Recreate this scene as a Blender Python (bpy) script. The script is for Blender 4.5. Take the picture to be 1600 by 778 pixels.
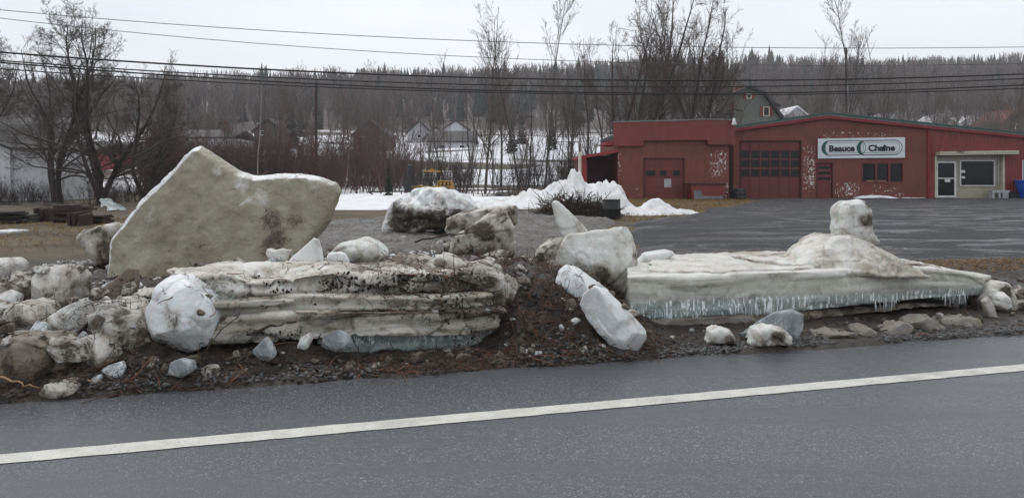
import bpy, math, random
import numpy as np
from mathutils import Vector
from mathutils.geometry import delaunay_2d_cdt
from mathutils.bvhtree import BVHTree

for o in list(bpy.data.objects):
    bpy.data.objects.remove(o)
SC = bpy.context.scene
COL = SC.collection

# ------------------------------------------------------------------ camera
F, CX, HY, HC = 1200.0, 800.0, 271.0, 1.5      # focal (px of a 1600 wide frame), centre, horizon row, eye height
cd = bpy.data.cameras.new('camera')
cd.sensor_fit = 'HORIZONTAL'; cd.sensor_width = 36.0; cd.lens = 36.0 * F / 1600.0
cd.shift_y = -(389.0 - HY) / 1600.0
cd.clip_start = 0.1; cd.clip_end = 4000
cam = bpy.data.objects.new('camera', cd); COL.objects.link(cam)
cam.location = (0, 0, HC); cam.rotation_euler = (math.radians(90), 0, 0)
SC.camera = cam

# ------------------------------------------------------------------ sky, sun, exposure
SUN_EL, SUN_AZ = math.radians(58), math.radians(-35)    # azimuth from +Y towards +X
w = bpy.data.worlds.new('World'); SC.world = w; w.use_nodes = True
nt = w.node_tree; nt.nodes.clear()
n_out = nt.nodes.new('ShaderNodeOutputWorld'); n_bg = nt.nodes.new('ShaderNodeBackground')
n_sky = nt.nodes.new('ShaderNodeTexSky'); n_sky.sky_type = 'NISHITA'; n_sky.sun_disc = False
n_sky.sun_elevation = SUN_EL; n_sky.sun_rotation = SUN_AZ
n_tc = nt.nodes.new('ShaderNodeTexCoord'); n_mp = nt.nodes.new('ShaderNodeMapping'); n_mp.inputs['Scale'].default_value = (1, 1, 3)
n_no = nt.nodes.new('ShaderNodeTexNoise'); n_no.inputs['Scale'].default_value = 1.6; n_no.inputs['Detail'].default_value = 5
n_cr = nt.nodes.new('ShaderNodeValToRGB')
n_cr.color_ramp.elements[0].position = 0.3; n_cr.color_ramp.elements[0].color = (6.3, 6.6, 7.1, 1)
n_cr.color_ramp.elements[1].position = 0.72; n_cr.color_ramp.elements[1].color = (8.6, 8.75, 9.05, 1)
n_mx = nt.nodes.new('ShaderNodeMix'); n_mx.data_type = 'RGBA'; n_mx.inputs[0].default_value = 0.9
L = nt.links.new
L(n_tc.outputs['Generated'], n_mp.inputs['Vector']); L(n_mp.outputs['Vector'], n_no.inputs['Vector'])
L(n_no.outputs['Fac'], n_cr.inputs['Fac']); L(n_sky.outputs['Color'], n_mx.inputs[6]); L(n_cr.outputs['Color'], n_mx.inputs[7])
L(n_mx.outputs[2], n_bg.inputs['Color']); n_bg.inputs['Strength'].default_value = 0.1
L(n_bg.outputs['Background'], n_out.inputs['Surface'])

sl = bpy.data.lights.new('sun', 'SUN'); sl.energy = 0.9; sl.angle = math.radians(30); sl.color = (1, 0.97, 0.93)
sun = bpy.data.objects.new('sun', sl); COL.objects.link(sun)
sdir = Vector((math.sin(SUN_AZ) * math.cos(SUN_EL), math.cos(SUN_AZ) * math.cos(SUN_EL), math.sin(SUN_EL)))
sun.rotation_euler = sdir.to_track_quat('Z', 'Y').to_euler()

vs = SC.view_settings
vs.view_transform = 'Standard'; vs.look = 'None'; vs.exposure = 0.32; vs.gamma = 1.0; vs.use_curve_mapping = False
SC.cycles.use_denoising = True
SC.cycles.max_bounces = 6; SC.cycles.diffuse_bounces = 3; SC.cycles.glossy_bounces = 3
SC.cycles.transmission_bounces = 4; SC.cycles.volume_bounces = 1; SC.cycles.transparent_max_bounces = 8
SC.cycles.caustics_reflective = False; SC.cycles.caustics_refractive = False

# ------------------------------------------------------------------ numpy helpers
rng = np.random.default_rng(7)
random.seed(7)

def W(px, py, d):
    return ((px - CX) * d / F, d, HC + (HY - py) * d / F)
def _h(ix, iy, iz, s):
    n = (ix.astype(np.int64) * 374761393 + iy.astype(np.int64) * 668265263 + iz.astype(np.int64) * 2147483647 + s * 1274126177) & 0xFFFFFFFF
    n = ((n ^ (n >> 13)) * 1274126177) & 0xFFFFFFFF
    n = ((n ^ (n >> 16)) * 2246822519) & 0xFFFFFFFF
    return ((n ^ (n >> 15)) & 0xFFFFFF) / float(0xFFFFFF)
def vnoise(p, s=0):
    i = np.floor(p); f = p - i; i = i.astype(np.int64)
    u = f * f * f * (f * (f * 6 - 15) + 10)
    r = 0
    for a in (0, 1):
        wx = u[:, 0] if a else 1 - u[:, 0]
        for b in (0, 1):
            wy = u[:, 1] if b else 1 - u[:, 1]
            for c in (0, 1):
                wz = u[:, 2] if c else 1 - u[:, 2]
                r = r + wx * wy * wz * _h(i[:, 0] + a, i[:, 1] + b, i[:, 2] + c, s)
    return r * 2 - 1
def fbm(p, s=0, o=4, g=0.5):
    r = 0; a = 1.0; t = 0
    for k in range(o):
        r = r + a * vnoise(p * (2.03 ** k) + 17.3 * k, s + k); t += a; a *= g
    return r / t
def ridged(p, s=0, o=4):
    r = 0; a = 1.0; t = 0
    for k in range(o):
        r = r + a * (1 - 2 * np.abs(vnoise(p * (2.1 ** k) + 9.1 * k, s + k))); t += a; a *= 0.5
    return r / t
def cells3(p, s=0):
    """cellular noise: random value of the nearest cell, and distance to the cell border"""
    i = np.floor(p).astype(np.int64); d1 = np.full(len(p), 9.0); d2 = d1.copy(); val = np.zeros(len(p))
    for a in (-1, 0, 1):
        for b in (-1, 0, 1):
            for c in (-1, 0, 1):
                x, y, z = i[:, 0] + a, i[:, 1] + b, i[:, 2] + c
                q = np.stack([x + _h(x, y, z, s + 1), y + _h(x, y, z, s + 2), z + _h(x, y, z, s + 3)], 1)
                d = np.linalg.norm(q - p, axis=1); v = _h(x, y, z, s + 4)
                near = d < d1; d2 = np.where(near, d1, np.minimum(d2, d)); val = np.where(near, v, val); d1 = np.where(near, d, d1)
    return val * 2 - 1, d2 - d1
def sstep(a, b, x):
    t = np.clip((x - a) / (b - a), 0, 1); return t * t * (3 - 2 * t)
def nrm(v):
    return v / np.maximum(np.linalg.norm(v, axis=-1, keepdims=True), 1e-9)
def xy0(x, y, z=0.0):
    return np.stack([x, y, np.full_like(x, z)], 1)

def mesh_np(name, V, faces, smooth=False):
    """V (n,3); faces: list of int arrays (m,k)"""
    me = bpy.data.meshes.new(name)
    V = np.asarray(V, np.float32)
    me.vertices.add(len(V)); me.vertices.foreach_set('co', V.ravel())
    if not isinstance(faces, list): faces = [faces]
    faces = [np.asarray(f, np.int32) for f in faces if len(f)]
    loops = np.concatenate([f.ravel() for f in faces])
    cnt = np.concatenate([np.full(len(f), f.shape[1], np.int32) for f in faces])
    st = np.concatenate([[0], np.cumsum(cnt)[:-1]]).astype(np.int32)
    me.loops.add(len(loops)); me.loops.foreach_set('vertex_index', loops)
    me.polygons.add(len(cnt)); me.polygons.foreach_set('loop_start', st)
    me.update(calc_edges=True)
    if smooth: me.polygons.foreach_set('use_smooth', np.ones(len(cnt), bool))
    return me
def attr(me, name, vals):
    a = me.attributes.new(name, 'FLOAT', 'POINT'); a.data.foreach_set('value', np.asarray(vals, np.float32))
def link(name, me, mat=None, parent=None):
    o = bpy.data.objects.new(name, me); COL.objects.link(o)
    if mat is not None and me is not None:
        if len(me.materials) == 0: me.materials.append(mat)
    if parent is not None: o.parent = parent
    return o
def tag(o, label=None, cat=None, group=None, kind=None):
    if label: o['label'] = label
    if cat: o['category'] = cat
    if group: o['group'] = group
    if kind: o['kind'] = kind
    return o
def thing(name, label, cat, loc=(0, 0, 0), group=None):
    o = bpy.data.objects.new(name, None); COL.objects.link(o); o.location = loc
    o.empty_display_size = 0.2
    return tag(o, label, cat, group)
def to_local(me, loc):
    n = len(me.vertices); a = np.empty(n * 3, np.float32); me.vertices.foreach_get('co', a)
    a = a.reshape(-1, 3) - np.array(loc, np.float32); me.vertices.foreach_set('co', a.ravel()); me.update()
def one(name, me, mat, label, cat, group=None, loc=None):
    if loc is None:
        n = len(me.vertices); a = np.empty(n * 3, np.float32); me.vertices.foreach_get('co', a); a = a.reshape(-1, 3)
        loc = (float(a[:, 0].mean()), float(a[:, 1].mean()), float(a[:, 2].min()))
    to_local(me, loc)
    o = link(name, me, mat); o.location = loc
    return tag(o, label, cat, group)

class MB:
    """collects simple solids into one mesh"""
    def __init__(s): s.v = []; s.f = []
    def add(s, vs, fs):
        b = len(s.v); s.v += [tuple(v) for v in vs]; s.f += [tuple(i + b for i in f) for f in fs]; return s
    def box(s, x0, x1, y0, y1, z0, z1):
        return s.add([(x0, y0, z0), (x1, y0, z0), (x1, y1, z0), (x0, y1, z0), (x0, y0, z1), (x1, y0, z1), (x1, y1, z1), (x0, y1, z1)],
                     [(0, 3, 2, 1), (4, 5, 6, 7), (0, 1, 5, 4), (1, 2, 6, 5), (2, 3, 7, 6), (3, 0, 4, 7)])
    def prism(s, poly, y0, y1):                      # poly in (x,z), counter-clockwise seen from -Y
        n = len(poly)
        return s.add([(x, y0, z) for x, z in poly] + [(x, y1, z) for x, z in poly],
                     [tuple(range(n)), tuple(range(2 * n - 1, n - 1, -1))] + [(i, i + n, (i + 1) % n + n, (i + 1) % n) for i in range(n)])
    def slab(s, poly, z0, z1):                       # poly in (x,y)
        n = len(poly)
        return s.add([(x, y, z0) for x, y in poly] + [(x, y, z1) for x, y in poly],
                     [tuple(range(n - 1, -1, -1)), tuple(range(n, 2 * n))] + [(i, (i + 1) % n, (i + 1) % n + n, i + n) for i in range(n)])
    def bar(s, a, b, r, k=6, r2=None):
        a = Vector(a); b = Vector(b); t = (b - a).normalized(); r2 = r if r2 is None else r2
        u = t.cross(Vector((0, 0, 1)) if abs(t.z) < 0.9 else Vector((1, 0, 0))).normalized(); v = t.cross(u)
        c = [(math.cos(2 * math.pi * (i + .5) / k), math.sin(2 * math.pi * (i + .5) / k)) for i in range(k)]
        return s.add([a + (u * x + v * y) * r for x, y in c] + [b + (u * x + v * y) * r2 for x, y in c],
                     [tuple(range(k)), tuple(range(2 * k - 1, k - 1, -1))] + [(i, i + k, (i + 1) % k + k, (i + 1) % k) for i in range(k)])
    def lathe(s, c, prof, k=14):                     # prof: (r, z)
        vs = []; fs = []; m = len(prof)
        for r, z in prof:
            for i in range(k):
                a = 2 * math.pi * i / k; vs.append((c[0] + r * math.cos(a), c[1] + r * math.sin(a), c[2] + z))
        for j in range(m - 1):
            for i in range(k):
                fs.append((j * k + i, j * k + (i + 1) % k, (j + 1) * k + (i + 1) % k, (j + 1) * k + i))
        fs.append(tuple(range(k - 1, -1, -1))); fs.append(tuple(range((m - 1) * k, m * k)))
        return s.add(vs, fs)
    def mesh(s, name, smooth=False):
        me = bpy.data.meshes.new(name); me.from_pydata(s.v, [], s.f); me.update()
        if smooth: me.polygons.foreach_set('use_smooth', np.ones(len(s.f), bool))
        return me
    def build(s, name, mat, parent=None, loc=None, smooth=False):
        me = s.mesh(name, smooth)
        if loc is not None: to_local(me, loc)
        o = link(name, me, mat, parent)
        if loc is not None and parent is None: o.location = loc
        return o

def tubes(P, R, k=3):
    """P (N,m,3) polylines, R (N,m) radii -> verts, quads"""
    N, m, _ = P.shape
    T = np.gradient(P, axis=1); T = nrm(T)
    ref = np.where(np.abs(T[..., 2:3]) < 0.8, np.array([0, 0, 1.0]), np.array([1.0, 0, 0]))
    U = nrm(np.cross(T, ref)); Vv = np.cross(T, U)
    a = 2 * np.pi * np.arange(k) / k
    ring = P[:, :, None, :] + R[:, :, None, None] * (np.cos(a)[None, None, :, None] * U[:, :, None, :] + np.sin(a)[None, None, :, None] * Vv[:, :, None, :])
    V = ring.reshape(-1, 3)
    n = np.arange(N)[:, None, None] * (m * k); j = np.arange(m - 1)[None, :, None] * k; i = np.arange(k)[None, None, :]
    i2 = (i + 1) % k
    A = n + j + i; B = n + j + i2; C = n + j + k + i2; D = n + j + k + i
    return V, np.stack([A, B, C, D], -1).reshape(-1, 4)
def join(parts):
    Vs, Fs, b = [], [], 0
    for V, f in parts:
        Vs.append(V); Fs.append(f + b); b += len(V)
    return np.concatenate(Vs), np.concatenate(Fs)
def instance(V, Fc, pos, scale, rz, tilt=None):
    """joined copies: V (n,3), Fc (m,k); pos (N,3), scale (N,) or (N,3), rz (N,)"""
    N = len(pos); sc = np.asarray(scale); sc = sc[:, None] * np.ones(3) if sc.ndim == 1 else sc
    X = V[None] * sc[:, None, :]
    if tilt is not None:
        c, s = np.cos(tilt)[:, None], np.sin(tilt)[:, None]
        y, z = X[..., 1] * c - X[..., 2] * s, X[..., 1] * s + X[..., 2] * c
        X = np.stack([X[..., 0], y, z], -1)
    c, s = np.cos(rz)[:, None], np.sin(rz)[:, None]
    X = np.stack([X[..., 0] * c - X[..., 1] * s, X[..., 0] * s + X[..., 1] * c, X[..., 2]], -1) + pos[:, None, :]
    Fo = Fc[None] + (np.arange(N) * len(V))[:, None, None]
    return X.reshape(-1, 3), Fo.reshape(-1, Fc.shape[1])

# ------------------------------------------------------------------ materials
class NT:
    def __init__(s, name):
        s.m = bpy.data.materials.new(name); s.m.use_nodes = True; s.t = s.m.node_tree
        s.b = s.t.nodes['Principled BSDF']; s.out = s.t.nodes['Material Output']; s.co = None
    def n(s, typ, **kw):
        x = s.t.nodes.new('ShaderNode' + typ)
        for k, v in kw.items(): setattr(x, k, v)
        return x
    def set(s, sock, v):
        if hasattr(v, 'is_output'): s.t.links.new(v, sock)
        elif isinstance(v, (tuple, list)) and len(v) == 3 and sock.type == 'RGBA': sock.default_value = (*v, 1)
        else: sock.default_value = v
    def coord(s, kind='Object', scale=None):
        c = s.n('TexCoord').outputs[kind]
        if kind == 'World': c = s.n('NewGeometry').outputs['Position']
        if scale is not None:
            mp = s.n('Mapping'); s.t.links.new(c, mp.inputs['Vector']); mp.inputs['Scale'].default_value = scale; c = mp.outputs['Vector']
        return c
    def pos(s, scale=None):
        c = s.n('NewGeometry').outputs['Position']
        if scale is not None:
            mp = s.n('Mapping'); s.t.links.new(c, mp.inputs['Vector']); mp.inputs['Scale'].default_value = scale; c = mp.outputs['Vector']
        return c
    def noise(s, scale, detail=6, rough=0.55, co=None, dist=0.0):
        x = s.n('TexNoise'); s.set(x.inputs['Scale'], scale); s.set(x.inputs['Detail'], detail); s.set(x.inputs['Roughness'], rough)
        s.set(x.inputs['Distortion'], dist); s.t.links.new(co if co is not None else s.pos(), x.inputs['Vector']); return x.outputs['Fac']
    def n2v(s, co, scale, amt):
        x = s.n('TexNoise'); s.set(x.inputs['Scale'], scale); s.set(x.inputs['Detail'], 4); s.t.links.new(co, x.inputs['Vector'])
        a = s.n('VectorMath', operation='SCALE'); s.t.links.new(x.outputs['Color'], a.inputs[0]); a.inputs['Scale'].default_value = amt
        b = s.n('VectorMath', operation='ADD'); s.t.links.new(a.outputs[0], b.inputs[0]); s.t.links.new(co, b.inputs[1]); return b.outputs[0]
    def voro(s, scale, co=None, feature='F1', out='Distance'):
        x = s.n('TexVoronoi', feature=feature); s.set(x.inputs['Scale'], scale)
        s.t.links.new(co if co is not None else s.pos(), x.inputs['Vector']); return x.outputs[out]
    def ramp(s, fac, a, b):
        x = s.n('MapRange', interpolation_type='SMOOTHSTEP'); s.set(x.inputs['Value'], fac); s.set(x.inputs['From Min'], a); s.set(x.inputs['From Max'], b)
        return x.outputs['Result']
    def cramp(s, fac, stops):
        x = s.n('ValToRGB'); e = x.color_ramp.elements
        while len(e) < len(stops): e.new(0.5)
        for el, (p, c) in zip(e, stops): el.position = p; el.color = (*c, 1)
        s.set(x.inputs['Fac'], fac); return x.outputs['Color']
    def math(s, op, a, b=0.0):
        x = s.n('Math', operation=op); s.set(x.inputs[0], a); s.set(x.inputs[1], b); return x.outputs[0]
    def mix(s, f, a, b):
        x = s.n('Mix', data_type='RGBA'); s.set(x.inputs[0], f); s.set(x.inputs[6], a); s.set(x.inputs[7], b); return x.outputs[2]
    def att(s, name):
        x = s.n('Attribute'); x.attribute_name = name; return x.outputs['Fac']
    def sep(s, co=None):
        x = s.n('SeparateXYZ'); s.t.links.new(co if co is not None else s.pos(), x.inputs[0]); return x.outputs
    def bump(s, h, strength=0.4, dist=0.02, normal=None):
        x = s.n('Bump'); s.set(x.inputs['Height'], h); x.inputs['Strength'].default_value = strength; x.inputs['Distance'].default_value = dist
        if normal is not None: s.t.links.new(normal, x.inputs['Normal'])
        return x.outputs['Normal']
    def done(s, color, rough=0.6, normal=None, **kw):
        s.set(s.b.inputs['Base Color'], color); s.set(s.b.inputs['Roughness'], rough)
        if normal is not None: s.t.links.new(normal, s.b.inputs['Normal'])
        for k, v in kw.items(): s.set(s.b.inputs[k.replace('_', ' ')], v)
        return s.m

def simple(name, a, b=None, scale=3.0, rough=0.7, bump=0.0, bscale=30, detail=6, stretch=None, **kw):
    t = NT(name); b = b or tuple(c * 0.7 for c in a)
    co = t.coord('Object', stretch) if stretch else t.coord('Object')
    f = t.ramp(t.noise(scale, detail, 0.6, co), 0.3, 0.7)
    nm = t.bump(t.noise(bscale, 4, 0.6, co), bump, 0.02) if bump else None
    return t.done(t.mix(f, a, b), rough, nm, **kw)

def ice_mat(name, clean, stain, rind=None, dirt=0.45, dirtcol=(0.045, 0.034, 0.024), speck=0.55, rough=0.45, sss=0.25, bump=0.75, dscale=2.2, layers=False, filmw=.65, veinw=.3):
    """dirt: 0 none .. 1 fully muddy"""
    t = NT(name); co = t.coord('Object')
    if layers:
        mp = t.n('Mapping'); t.t.links.new(co, mp.inputs['Vector']); mp.inputs['Scale'].default_value = (0.7, 0.7, 7); lo = mp.outputs['Vector']
    else: lo = co
    f = t.ramp(t.noise(2.6, 7, 0.62, lo, 0.4), 0.32, 0.68)
    c = t.mix(f, clean, stain)
    if rind is not None:
        c = t.mix(t.ramp(t.math('ADD', t.att('rind'), t.math('MULTIPLY', t.math('SUBTRACT', t.noise(6, 10, 0.75, co), 0.5), 1.1)), 0.25, 0.80), c, rind)
        c = t.mix(t.math('MULTIPLY', t.ramp(t.noise(4, 9, .72, t.coord('Object', (.6, .6, 1.6)), .4), .5, .68), .5), c, (0.15, 0.13, 0.09)); c = t.mix(t.math('MULTIPLY', t.ramp(t.noise(26, 6, .7, co), .56, .7), .35), c, (0.48, 0.46, 0.40))
    # film of silt, then clumps of mud
    n1 = t.noise(dscale, 10, 0.70, lo, 0.5); n2 = t.noise(7.5, 11, 0.78, co, 0.3)
    a = t.att('dirt')
    m = t.math('ADD', t.math('ADD', t.math('MULTIPLY', n1, 0.72), t.math('MULTIPLY', n2, 0.28)), t.math('MULTIPLY', a, 0.26))
    th = 0.60 - 0.17 * dirt
    film = t.ramp(m, th - 0.07, th + 0.05); mask = t.ramp(m, th + 0.03, th + 0.10)
    mud = t.mix(t.ramp(t.noise(22, 6, 0.6, co), 0.35, 0.65), dirtcol, tuple(x * 2.4 for x in dirtcol))
    c = t.mix(t.math('MULTIPLY', film, filmw), c, tuple(min(x * k, .3) for x, k in zip(dirtcol, (5.5, 5.6, 5.6))))
    c = t.mix(t.math('MULTIPLY', mask, 0.94), c, mud)
    # grit and hair cracks
    sp = t.ramp(t.math('ADD', t.noise(48, 4, 0.6, co), t.math('MULTIPLY', a, 0.16)), 0.60, 0.66)
    spm = t.math('MULTIPLY', sp, t.ramp(t.math('ADD', n1, t.math('MULTIPLY', a, 0.3)), 0.62 - 0.25 * speck, 0.72 - 0.2 * speck))
    c = t.mix(t.math('MULTIPLY', spm, .65), c, tuple(x * 0.9 for x in dirtcol))
    vein = t.ramp(t.voro(3.2, t.n2v(co, 3.0, .22), 'DISTANCE_TO_EDGE'), 0.022, 0.006)
    c = t.mix(t.math('MULTIPLY', t.math('MULTIPLY', vein, t.ramp(t.noise(2.3, 4, .6, co), .48, .6)), veinw), c, tuple(x * 1.5 for x in dirtcol))
    h = t.math('ADD', t.math('MULTIPLY', t.noise(16, 10, 0.7, co), 1.0), t.math('MULTIPLY', t.noise(5, 6, 0.6, co), 1.2))
    h = t.math('ADD', h, t.math('MULTIPLY', mask, 0.5))
    r = t.math('ADD', rough, t.math('MULTIPLY', mask, 0.35))
    kw = {}
    if sss: kw = dict(Subsurface_Weight=sss, Subsurface_Scale=0.04)
    mm = t.done(c, r, t.bump(h, bump, 0.03), **kw)
    return mm

M = {}
M['ice_white'] = ice_mat('ice_white', (0.76, 0.77, 0.74), (0.52, 0.52, 0.46), dirt=0.42, speck=0.5, dscale=2.0, rough=.33)
M['ice_clean'] = ice_mat('ice_clean', (0.82, 0.84, 0.84), (0.66, 0.68, 0.66), dirt=0.20, speck=0.4, filmw=.5, veinw=.0, bump=.45, rough=.28)
M['ice_dirty'] = ice_mat('ice_dirty', (0.66, 0.65, 0.60), (0.36, 0.33, 0.27), dirt=0.68, filmw=.55, speck=0.8, sss=0.1, dscale=3.0)
M['ice_mud'] = ice_mat('ice_mud', (0.20, 0.172, 0.135), (0.10, 0.083, 0.063), dirt=0.66, speck=0.9, sss=0, dscale=3.0)
M['ice_wedge'] = ice_mat('ice_wedge', (0.38, 0.35, 0.262), (0.24, 0.21, 0.142), rind=(0.80, 0.81, 0.80), dirt=-0.1, speck=0.18, rough=0.25, sss=0.15, bump=0.6, dscale=1.0, filmw=.35, veinw=.0)
M['ice_slab'] = ice_mat('ice_slab', (0.62, 0.61, 0.55), (0.40, 0.385, 0.32), dirt=0.46, dirtcol=(.058, .045, .032), speck=0.6, layers=True, dscale=0.9)
M['ice_crust'] = ice_mat('ice_crust', (0.74, 0.73, 0.68), (0.50, 0.47, 0.40), dirt=0.36, dirtcol=(.058, .045, .032), speck=0.6, dscale=1.3)
M['ice_grey'] = ice_mat('ice_grey', (0.25, 0.23, 0.20), (0.14, 0.125, 0.105), dirt=0.5, speck=0.8, sss=0, dscale=2.5)

def glassy(name, col, rough=0.12):
    t = NT(name); co = t.coord('Object')
    n1 = t.noise(4, 8, 0.65, co, 0.5)
    c = t.mix(t.ramp(n1, 0.4, 0.65), col, tuple(min(1, x * 1.9 + 0.1) for x in col))
    c = t.mix(t.math('MULTIPLY', t.ramp(t.noise(6, 9, 0.75, co), 0.52, 0.66), .7), c, (0.10, 0.085, 0.065))
    return t.done(c, t.math('ADD', rough, t.math('MULTIPLY', n1, 0.3)), t.bump(t.noise(25, 6, 0.6, co), 0.3, 0.03), Transmission_Weight=0.35, IOR=1.31, Subsurface_Weight=0.0)
M['ice_glass'] = glassy('ice_glass', (0.34, 0.37, 0.38))

def candle_mat():
    """frozen bands: milky top, smooth grey-green band, candled teal band with white needles"""
    t = NT('ice_candled'); co = t.coord('Object'); x, y, z = t.sep(co)[:3]
    wob = t.math('MULTIPLY', t.math('SUBTRACT', t.noise(1.6, 5, 0.6, co), 0.5), 0.09)
    zz = t.math('ADD', z, wob)
    base = t.cramp(t.math('DIVIDE', zz, 0.6), [(0.10, (0.17, 0.21, 0.21)), (0.30, (0.24, 0.30, 0.30)), (0.47, (0.32, 0.37, 0.355)), (0.53, (0.46, 0.475, 0.42)), (0.72, (0.52, 0.515, 0.435)), (0.86, (0.66, 0.65, 0.58)), (0.95, (0.74, 0.73, 0.68))])
    st = t.coord('Object', (1, 1, 0.10)); n1 = t.noise(38, 3, 0.6, st, 0.15); n2 = t.noise(17, 3, 0.6, st, 0.2); n3 = t.noise(5, 3, 0.5, t.coord('Object', (1, 1, 1.4)))
    needle = t.math('MAXIMUM', t.ramp(n1, 0.54, 0.60), t.ramp(n2, 0.56, 0.61))
    needle = t.math('MULTIPLY', needle, t.ramp(n3, 0.34, 0.5))
    top = t.math('ADD', zz, t.math('MULTIPLY', n2, 0.10))
    band = t.math('MULTIPLY', t.ramp(top, 0.36, 0.335), t.ramp(zz, 0.10, 0.15))
    needle = t.math('MULTIPLY', needle, band)
    c = base; needle0 = needle
    hl = t.noise(3.0, 8, 0.7, t.coord('Object', (0.5, 0.5, 9)))
    c = t.mix(t.math('MULTIPLY', t.ramp(hl, 0.50, 0.66), 0.6), c, (0.25, 0.24, 0.19))
    vs_ = t.noise(9, 6, 0.7, t.coord('Object', (1, 1, 0.22)), .3); c = t.mix(t.math('MULTIPLY', t.ramp(vs_, 0.5, 0.68), 0.35), c, (0.70, 0.70, 0.64))
    c = t.mix(t.math('MULTIPLY', t.ramp(t.noise(5, 10, 0.75, co), 0.5, 0.66), 0.45), c, (0.20, 0.18, 0.14))
    c = t.mix(needle0, c, (0.84, 0.89, 0.89))
    d = t.ramp(t.math('ADD', t.noise(2.5, 9, 0.7, co, 0.5), t.math('MULTIPLY', t.att('dirt'), 0.3)), 0.66, 0.74)
    c = t.mix(t.math('MULTIPLY', d, 0.85), c, (0.07, 0.055, 0.04))
    h = t.math('ADD', t.math('MULTIPLY', needle, 0.8), t.math('MULTIPLY', t.noise(20, 7, 0.6, co), 0.5))
    return t.done(c, 0.34, t.bump(h, 0.6, 0.03), Subsurface_Weight=0.12, Subsurface_Scale=0.04)
M['ice_candled'] = candle_mat()
M['needle'] = simple('needle_ice', (0.74, 0.80, 0.80), (0.60, 0.67, 0.67), scale=12, rough=.2)

def snow_mat(name, a=(0.82, 0.83, 0.85), b=(0.68, 0.68, 0.68), dirt=0.5):
    t = NT(name); co = t.pos()
    c = t.mix(t.ramp(t.noise(0.9, 6, 0.6, co), 0.35, 0.7), a, b)
    c = t.mix(t.math('MULTIPLY', t.ramp(t.noise(5, 9, 0.75, co), 0.60 - 0.06 * dirt, 0.70), dirt), c, (0.16, 0.13, 0.10))
    return t.done(c, 0.7, t.bump(t.noise(9, 8, 0.65, co), 0.35, 0.05))
M['snow'] = snow_mat('snow', dirt=0.25)
M['snow_bank'] = snow_mat('snow_bank', (0.78, 0.79, 0.80), (0.56, 0.55, 0.53), .55)
M['snow_dirty'] = snow_mat('snow_dirty', (0.76, 0.76, 0.76), (0.5, 0.48, 0.45), 0.8)

def mud_mat():
    t = NT('mud'); co = t.pos()
    n1 = t.noise(1.1, 8, 0.65, co); n2 = t.noise(9, 9, 0.7, co); n3 = t.noise(45, 6, 0.65, co)
    c = t.mix(t.ramp(n1, 0.35, 0.65), (0.030, 0.022, 0.016), (0.056, 0.042, 0.031))
    c = t.mix(t.ramp(n2, 0.48, 0.58), c, (0.022, 0.016, 0.011))
    c = t.mix(t.ramp(n3, 0.60, 0.68), c, (0.12, 0.085, 0.055))
    c = t.mix(t.math('MULTIPLY', t.ramp(t.noise(3.2, 9, 0.72, co), 0.58, 0.66), t.att('slush')), c, (0.30, 0.29, 0.27))
    h = t.math('ADD', t.math('MULTIPLY', n2, 0.6), t.math('MULTIPLY', n3, 0.5))
    return t.done(c, t.ramp(n1, 0.1, 0.9), t.bump(h, 0.9, 0.05))
M['mud'] = mud_mat()
def slush_mat():
    t = NT('grey_slush'); co = t.pos(); n1 = t.noise(1.4, 9, 0.7, co); n2 = t.noise(8, 9, 0.75, co); n3 = t.noise(30, 6, .7, co)
    c = t.mix(t.ramp(n1, .35, .62), (0.20, 0.19, 0.175), (0.085, 0.072, 0.058)); c = t.mix(t.ramp(n2, .5, .6), c, (0.045, 0.036, 0.028)); c = t.mix(t.ramp(n3, .55, .65), c, (0.34, 0.34, 0.33))
    return t.done(c, .6, t.bump(t.math('ADD', n2, t.math('MULTIPLY', n3, .5)), 1.0, .06))
M['slush'] = slush_mat()

def road_mat():
    t = NT('wet_asphalt'); co = t.pos()
    mp = t.n('Mapping'); t.t.links.new(co, mp.inputs['Vector']); mp.inputs['Rotation'].default_value = (0, 0, math.radians(-16)); mp.inputs['Scale'].default_value = (0.10, 1.1, 1); al = mp.outputs['Vector']
    g = t.voro(140, co, out='Color'); sx = t.n('SeparateColor'); t.t.links.new(g, sx.inputs[0]); gv = sx.outputs[0]
    n1 = t.noise(1.1, 6, 0.6, al, .3); n2 = t.noise(260, 2, 0.5, co); n3 = t.noise(0.6, 7, .65, co)
    c = t.cramp(gv, [(0.0, (0.054, 0.058, 0.066)), (0.6, (0.078, 0.083, 0.094)), (0.92, (0.125, 0.131, 0.143)), (1.0, (0.30, 0.30, 0.30))])
    c = t.mix(t.math('MULTIPLY', t.ramp(n1, 0.42, 0.6), 0.5), c, (0.052, 0.056, 0.064))
    c = t.mix(t.math('MULTIPLY', t.ramp(n3, 0.5, 0.7), 0.35), c, (0.085, 0.088, 0.094))
    c = t.mix(t.ramp(t.noise(30, 2, 0.4, co), 0.755, 0.77), c, (0.34, 0.33, 0.31))
    crk = t.ramp(t.voro(0.55, t.n2v(co, 1.6, .5), 'DISTANCE_TO_EDGE'), 0.008, 0.003)
    crk = t.math('MULTIPLY', crk, t.ramp(t.noise(.5, 4, .6, co), .50, .58))
    c = t.mix(t.math('MULTIPLY', crk, .0), c, (0.016, 0.016, 0.017))
    h = t.math('ADD', t.math('MULTIPLY', t.voro(140, co), -0.6), t.math('MULTIPLY', n2, 0.4)); h = t.math('MULTIPLY', h, 1.0)
    r = t.math('ADD', 0.20, t.math('MULTIPLY', t.ramp(n1, 0.35, 0.65), 0.14))
    return t.done(c, r, t.bump(h, 0.4, 0.006), Specular_IOR_Level=0.5)
M['road'] = road_mat()

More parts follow.
